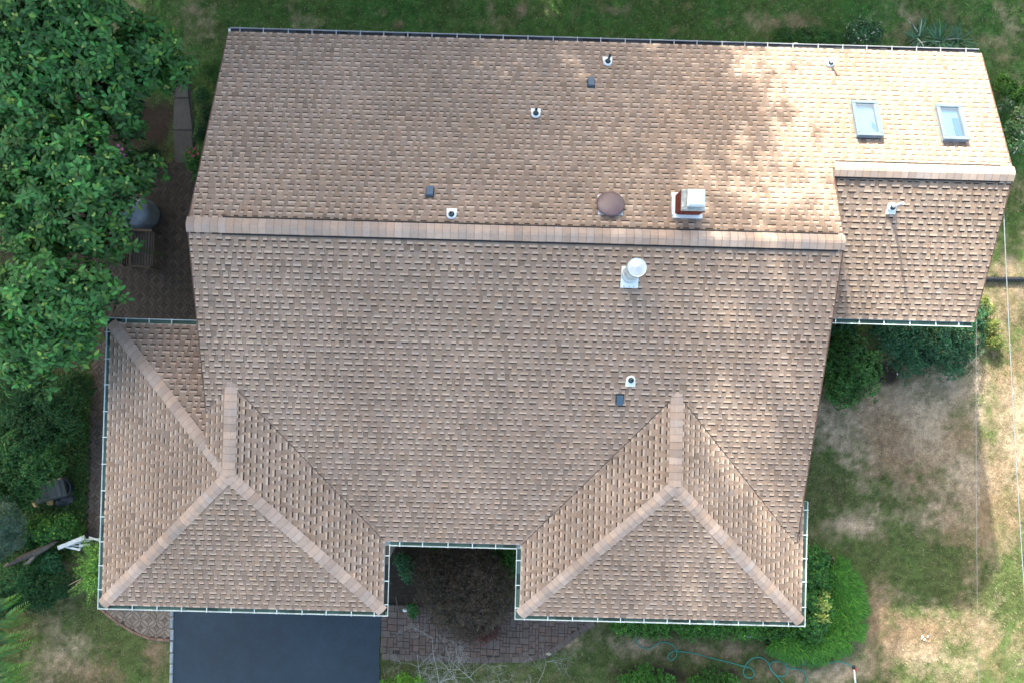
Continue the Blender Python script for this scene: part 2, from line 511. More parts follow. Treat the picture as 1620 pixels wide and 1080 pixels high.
# shingles: rows of laminated tabs, raised and flat in turn
EXPO = 0.143
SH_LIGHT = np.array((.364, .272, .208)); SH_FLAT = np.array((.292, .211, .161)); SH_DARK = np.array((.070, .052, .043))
stuff = MB()
singles = []
rs = random.Random(21)
holes = []      # (plane name, a0, a1, b0, b1): where chimney and skylights stand
def shingle_colour(raised):
    base = SH_LIGHT if raised else SH_FLAT
    k = rs.uniform(.93, 1.08) if raised else rs.choice((.86, .93, 1., 1., 1.06, 1.12)) * rs.uniform(.97, 1.03)
    if rs.random() < .08: k *= rs.uniform(.80, .93)
    hue = rs.gauss(0, .022)
    c = base * k
    return (c[0] * (1 + hue), c[1], c[2] * (1 - hue * 1.1))
def mul(c, k): return (c[0] * k, c[1] * k, c[2] * k)

def lay(nm):
    pl = planes[nm]
    amin = min(q[0] for po in pl.polys for q in po) - .2; amax = max(q[0] for po in pl.polys for q in po) + .2
    bmax = max(q[1] for po in pl.polys for q in po)
    rows = int(math.ceil(bmax / EXPO)) + 1
    segs = []
    for i in range(rows + 1):
        a = amin - rs.random() * .3; row = []; r = rs.random() < .5
        while a < amax:
            w = rs.choice((.075, .095, .105, .12, .13, .18)) * rs.uniform(.93, 1.07) if r else rs.choice((.07, .09, .11, .13, .17)) * rs.uniform(.93, 1.07)
            row.append((a, a + w, r)); a += w; r = not r
        segs.append(row)
    for i in range(rows):
        b0, b1 = i * EXPO, (i + 1) * EXPO
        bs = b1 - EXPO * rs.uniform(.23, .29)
        if b0 > bmax: break
        above = segs[i + 1]
        ai = 0
        for (a0, a1, r) in segs[i]:
            h0, h1 = (.0165, .009) if r else (.0085, .001)
            col = shingle_colour(r)
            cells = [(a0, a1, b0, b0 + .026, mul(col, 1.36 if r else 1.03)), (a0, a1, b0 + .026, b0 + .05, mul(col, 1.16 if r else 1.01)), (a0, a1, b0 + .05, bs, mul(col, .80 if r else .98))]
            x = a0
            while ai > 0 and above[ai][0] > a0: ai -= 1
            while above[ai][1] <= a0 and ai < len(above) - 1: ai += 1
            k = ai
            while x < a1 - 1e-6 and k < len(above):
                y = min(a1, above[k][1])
                if above[k][2]: dk = SH_DARK * rs.uniform(.8, 1.25); cells.append((x, y, bs, b1, tuple(dk)))  # printed granule band, also painted as the drop shadow of the raised tab above
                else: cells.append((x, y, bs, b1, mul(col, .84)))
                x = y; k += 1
            corners = [(a0, b0), (a1, b0), (a1, b1), (a0, b1)]
            # hidden under another roof?
            W = [pl.p(a, b) for a, b in corners]
            if nm == 'main' and all(bump_z(p.x, p.y) > p.z + .03 for p in W): continue
            if nm in ('right2', 'left2', 'right1', 'cricket') and all(z_main(p.y) > p.z + .03 and XL < p.x < XR and p.y > YI for p in W): continue
            full = None
            for po in pl.polys:
                if all(inside(q, po) for q in corners): full = po
            hgt = lambda b: h0 + (h1 - h0) * (b - b0) / EXPO
            mb = MB()
            if full is not None or (len(pl.polys) == 2 and all(any(inside(q, po) for po in pl.polys) for q in corners)):
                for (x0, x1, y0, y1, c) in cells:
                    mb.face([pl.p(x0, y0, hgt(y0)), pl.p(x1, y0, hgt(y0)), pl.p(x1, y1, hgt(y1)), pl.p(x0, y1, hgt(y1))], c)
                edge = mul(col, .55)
                mb.face([pl.p(a0, b0, -.01), pl.p(a1, b0, -.01), pl.p(a1, b0, h0), pl.p(a0, b0, h0)], edge)
                if r:
                    mb.face([pl.p(a0, b1, 0), pl.p(a0, b0, 0), pl.p(a0, b0, h0), pl.p(a0, b1, h1)], edge)
                    mb.face([pl.p(a1, b0, 0), pl.p(a1, b1, 0), pl.p(a1, b1, h1), pl.p(a1, b0, h0)], edge)
                    c = (W[0] + W[2]) / 2
                    d = (c - Vector((0, 0, CZ)))
                    area = (a1 - a0) * EXPO * abs(pl.n.dot(d.normalized())) * (F_PX / -d.z) ** 2
                    u, v = pix(c)
                    if 5 < u < 1615 and 5 < v < 1075 and not (nm == 'main' and bump_z(c.x, c.y) > c.z - .05) and not hit_hole(nm, a0, a1, b0, b1):
                        singles.append((area, mb)); continue
            else:
                for po in pl.polys:
                    for (x0, x1, y0, y1, c) in cells:
                        q = clip([(x0, y0), (x1, y0), (x1, y1), (x0, y1)], po)
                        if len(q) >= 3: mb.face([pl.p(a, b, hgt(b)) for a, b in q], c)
                    q = clip([(a0, b0), (a1, b0), (a1, b0 + .004), (a0, b0 + .004)], po)
                    if len(q) >= 3:
                        lo, hi = min(t[0] for t in q), max(t[0] for t in q)
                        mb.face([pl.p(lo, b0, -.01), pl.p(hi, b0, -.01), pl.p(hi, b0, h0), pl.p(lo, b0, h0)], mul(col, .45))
            if not hit_hole(nm, a0, a1, b0, b1): stuff.mesh(mb.v, mb.f); stuff.c[len(stuff.c) - len(mb.v):] = mb.c
def hit_hole(nm, a0, a1, b0, b1):
    return any(h[0] == nm and a0 > h[1] and a1 < h[2] and b0 > h[3] and b1 < h[4] for h in holes)
for nm in planes: lay(nm)
singles.sort(key=lambda t: -t[0])
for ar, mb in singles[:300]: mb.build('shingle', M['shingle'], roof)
for ar, mb in singles[300:]:
    stuff.mesh(mb.v, mb.f); stuff.c[len(stuff.c) - len(mb.v):] = mb.c
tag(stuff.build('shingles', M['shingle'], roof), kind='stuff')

# ridge and hip caps
def caps(A, B, nA, nB, half, step=.178, lift=0.0, skip0=0.0):
    A, B = Vector(A), Vector(B)
    d = (B - A).normalized(); Ltot = (B - A).length
    up = (nA + nB).normalized()
    def wing(n, ref):
        w = n.cross(d).normalized()
        return w if w.dot(ref) > 0 else -w
    side = d.cross(Vector((0, 0, 1)))
    wa, wb = wing(nA, side if nA.dot(side) > 0 else -side), wing(nB, side if nB.dot(side) > 0 else -side)
    k = skip0
    while k < Ltot - .02:
        e = min(k + step + .05, Ltot)
        h0, h1 = .022 + lift, .014 + lift
        c = np.array((.405, .308, .250)) * rs.choice((.90, .95, 1., 1., 1.05, 1.12)) * rs.uniform(.95, 1.05)
        hue = rs.gauss(0, .03); c = (c[0] * (1 + hue), c[1], c[2] * (1 - hue))
        hw = half * rs.uniform(.985, 1.015)
        p0, p1 = A + d * k, A + d * e
        mb = MB()
        rows_ = []
        for p, h in ((p0, h0), (p1, h1)):
            cc = p + up * (h + .006)
            rows_.append([p + wa * hw + nA * h, p + wa * hw * .12 + (nA * .7 + up * .3) * (h + .004), p + wb * hw * .12 + (nB * .7 + up * .3) * (h + .004), p + wb * hw + nB * h])
        f_ = (step - .02) / max(e - k, step) ; g_ = step / max(e - k, step)
        lowr = [q - up * .022 for q in rows_[0]]
        V = rows_[0] + rows_[1] + lowr
        F = []
        F += [(8, 9, 1, 0), (9, 10, 2, 1), (10, 11, 3, 2)]
        mb.mesh(V, F, c)
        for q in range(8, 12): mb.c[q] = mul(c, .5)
        for q in range(3):
            a_, b_, a2_, b2_ = V[q], V[q + 1], V[q + 4], V[q + 5]
            mb.face([a_, b_, b_.lerp(b2_, f_), a_.lerp(a2_, f_)], c)
            mb.face([a_.lerp(a2_, f_), b_.lerp(b2_, f_), b2_, a2_], mul(c, .76))  # darker end strip paints the shadow line before the next cap
        # skirts down to the roof on both long edges
        for (i0, i1, n_) in ((0, 4, nA), (3, 7, nB)):
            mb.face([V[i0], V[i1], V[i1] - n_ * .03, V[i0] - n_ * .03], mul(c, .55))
        mb.build('ridge_cap', M['shingle'], roof)
        k += step
nM, nU, nAn = planes['main'].n, planes['up'].n, planes['annex'].n
zr = HE + HR
caps((XL - .03, YR, zr), (XR + .03, YR, zr), nM, nU, .165, lift=.027)
caps((XA + .03, YAR, z_up(YAR)), (XR + .05, YAR, z_up(YAR)), nAn, nU, .165, lift=.027)
def ridge_vent(x0, x1, y, z, nA, nB):
    mb = MB()
    for n_ in (nA, nB):
        w = n_.cross(Vector((1, 0, 0))).normalized()
        if w.y * n_.y < 0: w = -w
        P = []
        for x in (x0, x1):
            p = Vector((x, y, z))
            P += [p + n_ * .0, p + w * .206 + n_ * .0, p + w * .206 + n_ * .042, p + n_ * .042]
        mb.mesh(P, [(0, 1, 2, 3), (7, 6, 5, 4), (1, 5, 6, 2), (2, 6, 7, 3)], (.012, .012, .014))
    mb.build('ridge_vent', M['vent_black'], roof)
ridge_vent(XL + .75, XR - .12, YR, zr, nM, nU)
ridge_vent(XR + .1, XA - .28, YAR, z_up(YAR), nAn, nU)
ap1, ap2 = Vector((A1, AY1, HE + RK * W1)), Vector((A2, AY2, HE + RK * W2))
for a, b, n1, n2 in (((BL + g, YF + g, z_left1(BL + g)), ap1, 'left1', 'front1'), ((BM1 - g, YF + g, z_right1(BM1 - g)), ap1, 'right1', 'front1'),
                     ((BL + g, YB - g, z_left1(BL + g)), ap1, 'left1', 'back1'), ((BM2 + g, YF + g, z_left2(BM2 + g)), ap2, 'left2', 'front2'),
                     ((BR - g, YF + g, z_right2(BR - g)), ap2, 'right2', 'front2')):
    caps(a, b, planes[n1].n, planes[n2].n, .15)
caps(ap1, (A1, RY1 + .1, ap1.z), planes['left1'].n, planes['right1'].n, .15, lift=.012)
caps(ap2, (A2, RY2 + .1, ap2.z), planes['left2'].n, planes['right2'].n, .15, lift=.012)

# cut shingle edges in the valleys
def valley(a, b):
    a, b = Vector(a), Vector(b); d = (b - a).normalized(); s_ = Vector((-d.y, d.x, 0)).normalized() * .007
    mb = MB(); up = Vector((0, 0, .026))
    mb.face([a - s_ + up, b - s_ + up, b + s_ + up, a + s_ + up], (.085, .068, .058))
    mb.build('valley', M['shingle'], roof)
valley((BM1 - g, YI + g, z_main(YI + g)), (A1 + .15, RY1 - .15, z_main(RY1 - .15)))
valley((BM2 + g, YI + g, z_main(YI + g)), (A2 - .15, RY2 - .15, z_main(RY2 - .15)))
yx = YI + RK * (BR - XR) / S
valley((XR - .02, yx, z_main(yx)), (A2 + .15, RY2 - .15, z_main(RY2 - .15)))

# fascia along the rakes
def rake(x, pts, sgn):
    mb = MB()
    for (y0, z0), (y1, z1) in zip(pts[:-1], pts[1:]):
        V = []
        for dx in (0, .025 * sgn):
            V += [(x + dx, y0, z0 + .012), (x + dx, y1, z1 + .012), (x + dx, y1, z1 - .19), (x + dx, y0, z0 - .19)]
        mb.mesh(V, [(0, 1, 2, 3), (7, 6, 5, 4), (0, 4, 5, 1), (3, 2, 6, 7)], (.115, .066, .05))
    mb.build('fascia', M['siding'], house)
rake(XL, [(YU - g, z_up(YU - g)), (YR, zr), (yv, z_main(yv))], -1)
rake(XR, [(YAR, z_up(YAR)), (YR, zr), (yx, z_main(yx))], 1)
rake(XA, [(YU - g, z_up(YU - g)), (YAR, z_up(YAR)), (YAL + g, z_ann(YAL + g))], 1)

# walls
WC = (.42, .36, .30)
def walls(x0, x1, prof, name='wall'):
    """prof: gable outline as (y, z) from front to back, extruded in x"""
    mb = MB(); n = len(prof)
    V = [(x0, y, z) for y, z in prof] + [(x1, y, z) for y, z in prof]
    mb.mesh(V, [tuple(range(n)), tuple(range(2 * n - 1, n - 1, -1))] + [(k + n, (k + 1) % n + n, (k + 1) % n, k) for k in range(n)], WC)
    return mb.build(name, M['siding'], house)
walls(XL + .3, XR - .3, [(YI + .55, -.1), (YI + .55, z_main(YI + .55) - .17), (YR, zr - .19), (YU - .55, z_up(YU - .55) - .17), (YU - .55, -.1)])
walls(XR - .31, XA - .35, [(YAL + .55, -.1), (YAL + .55, z_ann(YAL + .55) - .17), (YAR, z_up(YAR) - .19), (YU - .56, z_up(YU - .56) - .17), (YU - .56, -.1)])
def box_wall(x0, x1, y0, y1, zt):
    mb = MB(); mb.prism([(x0, y0), (x1, y0), (x1, y1), (x0, y1)], -.1, zt, WC); mb.build('wall', M['siding'], house)
box_wall(BL + .55, BM1 - .5, YF + .55, YB - .55, HE - .02)
box_wall(BM2 + .5, BR - .55, YF + .55, YI + 1.2, HE - .02)
sof = MB()
for (x0, x1, y0, y1) in ((BL + .1, BM1 - .1, YF + .1, YB - .1), (BM2 + .1, BR - .1, YF + .1, YBR - .02), (BM1 - .11, BM2 + .11, YI + .1, YI + .7)):
    sof.box(((x0 + x1) / 2, (y0 + y1) / 2, HE - .03), (x1 - x0, y1 - y0, .03), (.55, .53, .5))
sof.build('soffit', M['siding'], house)
gd = MB()
for k in range(4):
    gd.box(((BL + BM1) / 2 - .2, YF + .53, .3 + k * .56), (4.9, .06, .54), (.6, .58, .54), bevel=.02)
gd.build('garage_door', M['siding'], house)

# gutters with hangers
def gutter(a, b, out, zt, step=.61, debris=(.058, .098, .082), start=.25, miter=(0, 0), wht=(.52, .60, .59)):
    """a-b: line of the outer lip at height zt; out: unit vector pointing away from the house"""
    a = Vector((a[0], a[1], zt)); b = Vector((b[0], b[1], zt)); out = Vector((out[0], out[1], 0))
    d = (b - a).normalized(); L = (b - a).length
    prof = [(-.125, .03), (-.125, -.085), (-.035, -.085), (-.012, -.045), (.0, 0), (.0, .012), (-.016, .012), (-.016, .004), (-.024, -.04), (-.045, -.078), (-.118, -.078), (-.118, .03)]
    mb = MB(); n = len(prof); V = []
    for p, s_ in ((a, 0), (b, 1)):
        for o_, z_ in prof:
            V.append(p + out * o_ + Vector((0, 0, z_)) + d * (o_ * miter[s_]))
    mb.mesh(V, [(k, (k + 1) % n, (k + 1) % n + n, k + n) for k in range(n)] + [tuple(range(n - 1, -1, -1)), tuple(range(n, 2 * n))], wht)
    o = mb.build('gutter', M['gutter'], house)
    db = MB(); k = 0.0
    while k < L:
        e = min(L, k + rs.uniform(.15, .5)); v = rs.uniform(.55, 1.5)
        zz = -.016 + rs.uniform(-.005, .005)
        m0 = lambda t, o_: a + d * t + out * o_ + Vector((0, 0, zz))
        db.face([m0(k, -.118), m0(e, -.118), m0(e, -.021), m0(k, -.021)], mul(debris, v)); k = e
    tag(db.build('gutter_silt', M['deck'], o), kind='stuff')
    k = start
    while k < L - .05:
        hb = MB(); c = a + d * k + out * -.06 + Vector((0, 0, .018))
        hb.box(c, (.024 + .112 * abs(out.x), .024 + .112 * abs(out.y), .008), mul(wht, 1.08)); hb.build('hanger', M['white_metal'], o)
        k += step * rs.uniform(.93, 1.07)
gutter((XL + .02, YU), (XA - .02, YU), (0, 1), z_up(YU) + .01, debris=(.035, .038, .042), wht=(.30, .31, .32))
gutter((BL, YF), (BM1, YF), (0, -1), HE + .005, miter=(-1, 1))
gutter((BM1, YF), (BM1, YI), (1, 0), HE + .005, start=.3, miter=(-1, -1), debris=(.05, .045, .035))
gutter((BM1, YI), (BM2, YI), (0, -1), HE + .005, miter=(1, -1))
gutter((BM2, YF), (BM2, YI), (-1, 0), HE + .005, start=.3, miter=(-1, -1))
gutter((BM2, YF), (BR, YF), (0, -1), HE + .005, miter=(-1, 1))
gutter((BR, YF), (BR, YBR), (1, 0), HE + .005, start=.5, miter=(-1, 0))
gutter((BL, YF), (BL, YB), (-1, 0), HE + .005, start=.5, step=.64, miter=(-1, 1))
gutter((BL, YB), (XL + .3, YB), (0, 1), HE + .005, start=.5, miter=(-1, 0))
gutter((XR - .2, YAL), (XA - .02, YAL), (0, -1), HE + ZAL + .005, start=.35)
def downspout(x, y, zt, out):
    mb = MB(); o = Vector((out[0], out[1], 0))
    mb.box(Vector((x, y, zt - .12)) + o * -.02, (.075, .075, .12), (.72, .76, .76))
    p = Vector((x, y, zt - .2)); q = p - o * .45 + Vector((0, 0, -.3))
    mb.tube([p, q, Vector((q.x, q.y, .15)), Vector((q.x, q.y, .1)) + o * .3], .045, 6, (.72, .76, .76))
    mb.build('downspout', M['white_metal'], house)
downspout(XL - .02, YU - .02, z_up(YU), (0, 1))
downspout(at(1252, 66, HE).x, YU + .03, z_up(YU), (0, 1))

# ------------------------------------------------------------------ things fixed on the roof
def basis(n, up_hint):
    u = (Vector(up_hint) - n * n.dot(Vector(up_hint))).normalized()
    e = u.cross(n).normalized()
    m = Matrix((e, u, n)).transposed()
    return m
UPS = {'main': (0, 1, 0), 'up': (0, -1, 0), 'annex': (0, 1, 0)}
def surf(u, v, nm):
    pl = planes[nm]
    return on(u, v, pl.o, pl.n) + pl.n * .02

def vent_pipe(u, v, nm, h, white=False, label=None):
    pl = planes[nm]; p = surf(u, v, nm); B = basis(pl.n, UPS[nm])
    t = empty('vent_pipe', p); t.parent = house; tag(t, label)
    fl = MB(); fl.box(p + B @ Vector((0, -.105, .006)), (.235, .12, .008), (.80, .83, .84), rot=B)
    fl.build('flashing', M['white_metal'], t)
    bt = MB(); bt.lathe(p, [(.115, .0), (.11, .02), (.085, .05), (.075, .06)], 18, (.82, .85, .86), rot=B); bt.build('boot', M['white_metal'], t, True)
    rb = MB(); rb.lathe(p + Vector((0, 0, .05)), [(.075, -.01), (.07, .015), (.045, .05), (.03, .055)], 16, (.03, .06, .07)); rb.build('collar', M['vent_black'], t, True)
    pp = MB(); c = (.80, .82, .82) if white else (.055, .10, .115)
    pp.lathe(p, [(.032, 0), (.032, h), (.026, h), (.026, h - .12), (0.0, h - .12)], 14, c); pp.c[-14:] = [(.01, .01, .01)] * 14
    pp.build('pipe', M['plastic'], t)
vent_pipe(961, 100, 'up', .46, label='dark vent pipe near the middle of the back eave')
vent_pipe(847.5, 182, 'up', .40, label='dark vent pipe on the back slope left of the others')
vent_pipe(714.5, 341, 'up', .28, label='short dark vent pipe just behind the main ridge')
vent_pipe(997.5, 600, 'main', .24, label='short dark vent pipe on the front slope')
vent_pipe(1410, 328, 'annex', .50, True, label='white vent pipe on the lower slope of the side wing')
vent_pipe(1312, 102, 'up', .38, True, label='white vent pipe in the sun near the skylights')

def box_vent(u, v, nm, label):
    pl = planes[nm]; p = surf(u, v, nm); B = basis(pl.n, UPS[nm])
    t = empty('box_vent', p); t.parent = house; tag(t, label)
    mb = MB(); mb.box(p + B @ Vector((0, .02, .008)), (.19, .26, .012), (.035, .04, .045), rot=B); mb.build('flange', M['vent_black'], t)
    mb = MB()
    V = [(-.075, -.11, .02), (.075, -.11, .02), (.075, .11, .02), (-.075, .11, .02), (-.075, -.11, .085), (.075, -.11, .085), (.075, .09, .055), (-.075, .09, .055)]
    mb.mesh([p + B @ Vector(q) for q in V], [(4, 5, 6, 7), (0, 1, 5, 4), (1, 2, 6, 5), (2, 3, 7, 6), (3, 0, 4, 7)], (.055, .10, .15)); mb.build('hood', M['plastic'], t)
box_vent(935, 133, 'up', 'slate blue box vent below a dark vent pipe on the back slope')
box_vent(680.5, 305, 'up', 'slate blue box vent behind the main ridge')
box_vent(980, 631, 'main', 'slate blue box vent on the front slope')

def fan_vent():
    pl = planes['up']; p = surf(965, 327, 'up'); B = basis(pl.n, UPS['up'])
    t = empty('fan_vent', p); t.parent = house; tag(t, 'round mauve brown attic fan cap behind the main ridge')
    mb = MB(); mb.box(p + B @ Vector((0, -.02, .008)), (.56, .52, .01), (.62, .64, .66), rot=B); mb.build('flange', M['white_metal'], t)
    mb = MB(); mb.lathe(p, [(.2, 0), (.2, .1)], 20, (.05, .04, .045), rot=B); mb.build('neck', M['vent_black'], t, True)
    mb = MB(); mb.lathe(p, [(.30, .085), (.318, .082), (.322, .095), (.31, .115), (.285, .125), (.2, .148), (.1, .16), (.0, .163)], 36, (.125, .080, .088), rot=B); mb.build('cap', M['plastic'], t, True)
fan_vent()

def flue():
    pl = planes['main']; p = surf(996.5, 434, 'main'); B = basis(pl.n, UPS['main'])
    t = empty('flue_pipe', p); t.parent = house; tag(t, 'tall round galvanised flue with flat cap in front of the ridge')
    mb = MB(); mb.box(p + B @ Vector((0, -.06, .006)), (.40, .50, .008), (.78, .83, .85), rot=B)
    for x in (-.12, 0, .1): mb.lathe(p + B @ Vector((x, -.28, .01)), [(.012, 0), (.012, .008), (0, .01)], 8, (.2, .2, .2), rot=B)
    mb.build('flashing', M['white_metal'], t)
    tilt = Matrix.Rotation(R(-4), 3, 'X')
    mb = MB(); mb.lathe(p, [(.20, -.06), (.19, .1), (.185, .12), (.18, .12), (.18, .45), (.186, .46), (.186, .48), (.18, .49), (.18, .74)], 28, (.60, .66, .69), rot=tilt); mb.build('pipe', M['galv'], t, True)
    mb = MB(); mb.lathe(p, [(.198, .755), (.198, .80)], 24, (.02, .022, .025), rot=tilt); mb.build('gap', M['vent_black'], t, True)
    mb = MB(); mb.lathe(p, [(.205, .80), (.212, .80), (.212, .88), (.205, .90), (.19, .895), (.1, .905), (0, .92)], 32, (.52, .57, .60), rot=tilt); mb.build('cap', M['galv'], t)
flue()

def chimney():
    pl = planes['up']
    p = surf(1085, 327, 'up'); x, y, z0 = p
    t = empty('chimney', p); t.parent = house; tag(t, 'small red brick chimney with white flashing and metal cap behind the ridge')
    B = basis(pl.n, UPS['up'])
    fl = MB()
    w, dpt = .50, .44
    for (cx, cy, sx, sy) in ((0, dpt / 2 + .04, w + .16, .09), (0, -dpt / 2 - .04, w + .16, .09), (w / 2 + .04, 0, .09, dpt), (-w / 2 - .04, 0, .09, dpt)):
        fl.box(Vector((x + cx, y + cy, z_up(y + cy) + .055)), (sx, sy, .11), (.82, .86, .88))
    fl.build('flashing', M['white_metal'], t)
    zt = z0 + .62
    core = MB(); core.box((x, y, (z0 - .2 + zt) / 2), (w - .012, dpt - .012, zt - z0 + .2), (.30, .27, .25)); core.build('mortar', M['cement'], t)
    br = MB(); nz = 10
    for k in range(nz):
        zc = z0 - .05 + (k + .5) * (zt - z0 + .05) / nz; hb = (zt - z0 + .05) / nz - .01
        for s_ in (-1, 1):
            for j in range(3):
                bw = w / 2.5
                cx = -w / 2 + (j + (.5 if k % 2 else .25)) * bw
                x0, x1 = max(-w / 2, cx - bw / 2 + .005), min(w / 2, cx + bw / 2 - .005)
                if x1 - x0 > .02: br.box((x + (x0 + x1) / 2, y + s_ * dpt / 2, zc), (x1 - x0, .03, hb), mul((.20, .045, .03), rs.uniform(.7, 1.25)))
                bw = dpt / 2.5
                cy = -dpt / 2 + (j + (.5 if k % 2 else .25)) * bw
                x0, x1 = max(-dpt / 2, cy - bw / 2 + .005), min(dpt / 2, cy + bw / 2 - .005)
                if x1 - x0 > .02: br.box((x + s_ * w / 2, y + (x0 + x1) / 2, zc), (.03, x1 - x0, hb), mul((.20, .045, .03), rs.uniform(.7, 1.25)))
    tag(br.build('bricks', M['brick'], t), kind='stuff')
    cr = MB(); cr.box((x, y, zt + .03), (w + .02, dpt + .02, .07), (.42, .44, .42), bevel=.02); cr.build('crown', M['cement'], t)
    lg = MB()
    for sx in (-1, 1):
        for sy in (-1, 1): lg.box((x + sx * .13, y + sy * .13, zt + .13), (.02, .02, .16), (.5, .52, .53))
    lg.lathe((x, y, zt + .05), [(.11, 0), (.11, .12), (.09, .12)], 16, (.5, .3, .25)); lg.build('flue_tile', M['cement'], t)
    cp = MB(); zc = zt + .24
    V = [(-.185, -.185, 0), (.185, -.185, 0), (.185, .185, 0), (-.185, .185, 0), (-.185, -.185, .05), (.185, -.185, .05), (.185, .185, .05), (-.185, .185, .05), (-.145, -.145, .085), (.145, -.145, .085), (.145, .145, .085), (-.145, .145, .085)]
    cp.mesh([Vector(q) + Vector((x, y, zc)) for q in V], [(3, 2, 1, 0)] + [(k, (k + 1) % 4, (k + 1) % 4 + 4, k + 4) for k in range(4)] + [(k + 4, (k + 1) % 4 + 4, (k + 1) % 4 + 8, k + 8) for k in range(4)] + [(8, 9, 10, 11)], (.60, .65, .65))
    cp.build('cap', M['white_metal'], t)
chimney()

def skylight(u, v, label, blind):
    pl = planes['up']; p = surf(u, v, 'up'); B = basis(pl.n, UPS['up'])
    t = empty('skylight', p); t.parent = house; tag(t, label)
    w, l = .58, .98
    P = lambda q: p + B @ Vector(q)
    cb = MB()
    for (cx, cy, sx, sy) in ((0, l / 2 - .03, w, .06), (0, -l / 2 + .03, w, .06), (w / 2 - .03, 0, .06, l - .12), (-w / 2 + .03, 0, .06, l - .12)):
        cb.box(P((cx, cy, .055)), (sx, sy, .11), (.25, .30, .34), rot=B)
    cb.build('curb', M['gutter'], t)
    fr = MB()
    for (cx, cy, sx, sy) in ((0, l / 2 - .02, w + .05, .09), (0, -l / 2 + .02, w + .05, .09), (w / 2 - .02, 0, .09, l - .13), (-w / 2 + .02, 0, .09, l - .13)):
        fr.box(P((cx, cy, .125)), (sx, sy, .03), (.13, .175, .21), rot=B, bevel=.008)
    fr.build('frame', M['gutter'], t)
    wl = MB(); wl.face([P((-w / 2 + .06, -l / 2 + .06, .014)), P((w / 2 - .06, -l / 2 + .06, .014)), P((w / 2 - .06, l / 2 - .06, .014)), P((-w / 2 + .06, l / 2 - .06, .014))], (.45, .72, .80))  # cyan puts the pane's sky reflection into the well colour
    if blind:
        wl.face([P((-w / 2 + .07, -l / 2 + .3, .02)), P((-.06, -l / 2 + .3, .02)), P((-.06, l / 2 - .12, .02)), P((-w / 2 + .07, l / 2 - .12, .02))], (.12, .32, .42))
    else:
        wl.face([P((-w / 2 + .07, .12, .02)), P((-w / 2 + .15, .0, .02)), P((-w / 2 + .17, .2, .02)), P((-w / 2 + .07, .34, .02))], (.10, .35, .50))
    wl.build('well', M['plastic'], t)
    gl = MB(); gl.face([P((-w / 2 + .02, -l / 2 + .02, .12)), P((w / 2 - .02, -l / 2 + .02, .12)), P((w / 2 - .02, l / 2 - .02, .12)), P((-w / 2 + .02, l / 2 - .02, .12))])
    gl.build('pane', M['glass'], t)
skylight(1368, 193, 'skylight on the sunny back slope, the one nearer the main roof', False)
skylight(1502, 199, 'skylight on the sunny back slope, the one nearer the right gable', True)

# ------------------------------------------------------------------ paved ground
def in_poly(p, poly):
    c = False; n = len(poly)
    for i in range(n):
        a, b = poly[i], poly[(i + 1) % n]
        if (a[1] > p[1]) != (b[1] > p[1]) and p[0] < (b[0] - a[0]) * (p[1] - a[1]) / (b[1] - a[1]) + a[0]: c = not c
    return c
def ground_poly(px): return [tuple(at(u, v)[:2]) for u, v in px]

def sheet(name, poly, z0, z1, col, mat, label=None):
    mb = MB(); mb.prism(poly, z0, z1, col)
    return tag(mb.build(name, mat), label, kind='structure')

drive_poly = ground_poly([(276, 930), (604, 930)] + [(602.5 - (v - 960) * .02 + math.sin(v * .31) * .8 + math.sin(v * .83) * .6, v) for v in range(965, 1140, 7)] + [(272, 1140)])
sheet('driveway', drive_poly, -.08, .02, (.018, .034, .050), M['asphalt'], 'dark sealed asphalt driveway in front of the left wing')
drive = bpy.data.objects['driveway']
k = 955
while k < 1085:                     # belgian block edging
    l = rs.uniform(14, 22)
    p0, p1 = at(272.5 - (k - 960) * .006, k + 1), at(272.5 - (k - 960) * .006, k + l - 1)
    mb = MB(); mb.box(((p0.x + p1.x) / 2 + rs.uniform(-.012, .012), (p0.y + p1.y) / 2, .015), (.11 * rs.uniform(.9, 1.1), abs(p1.y - p0.y), .09), mul((.26, .30, .33), rs.uniform(.8, 1.2)), bevel=.02)
    mb.build('edging_stone', M['stone'], drive); k += l

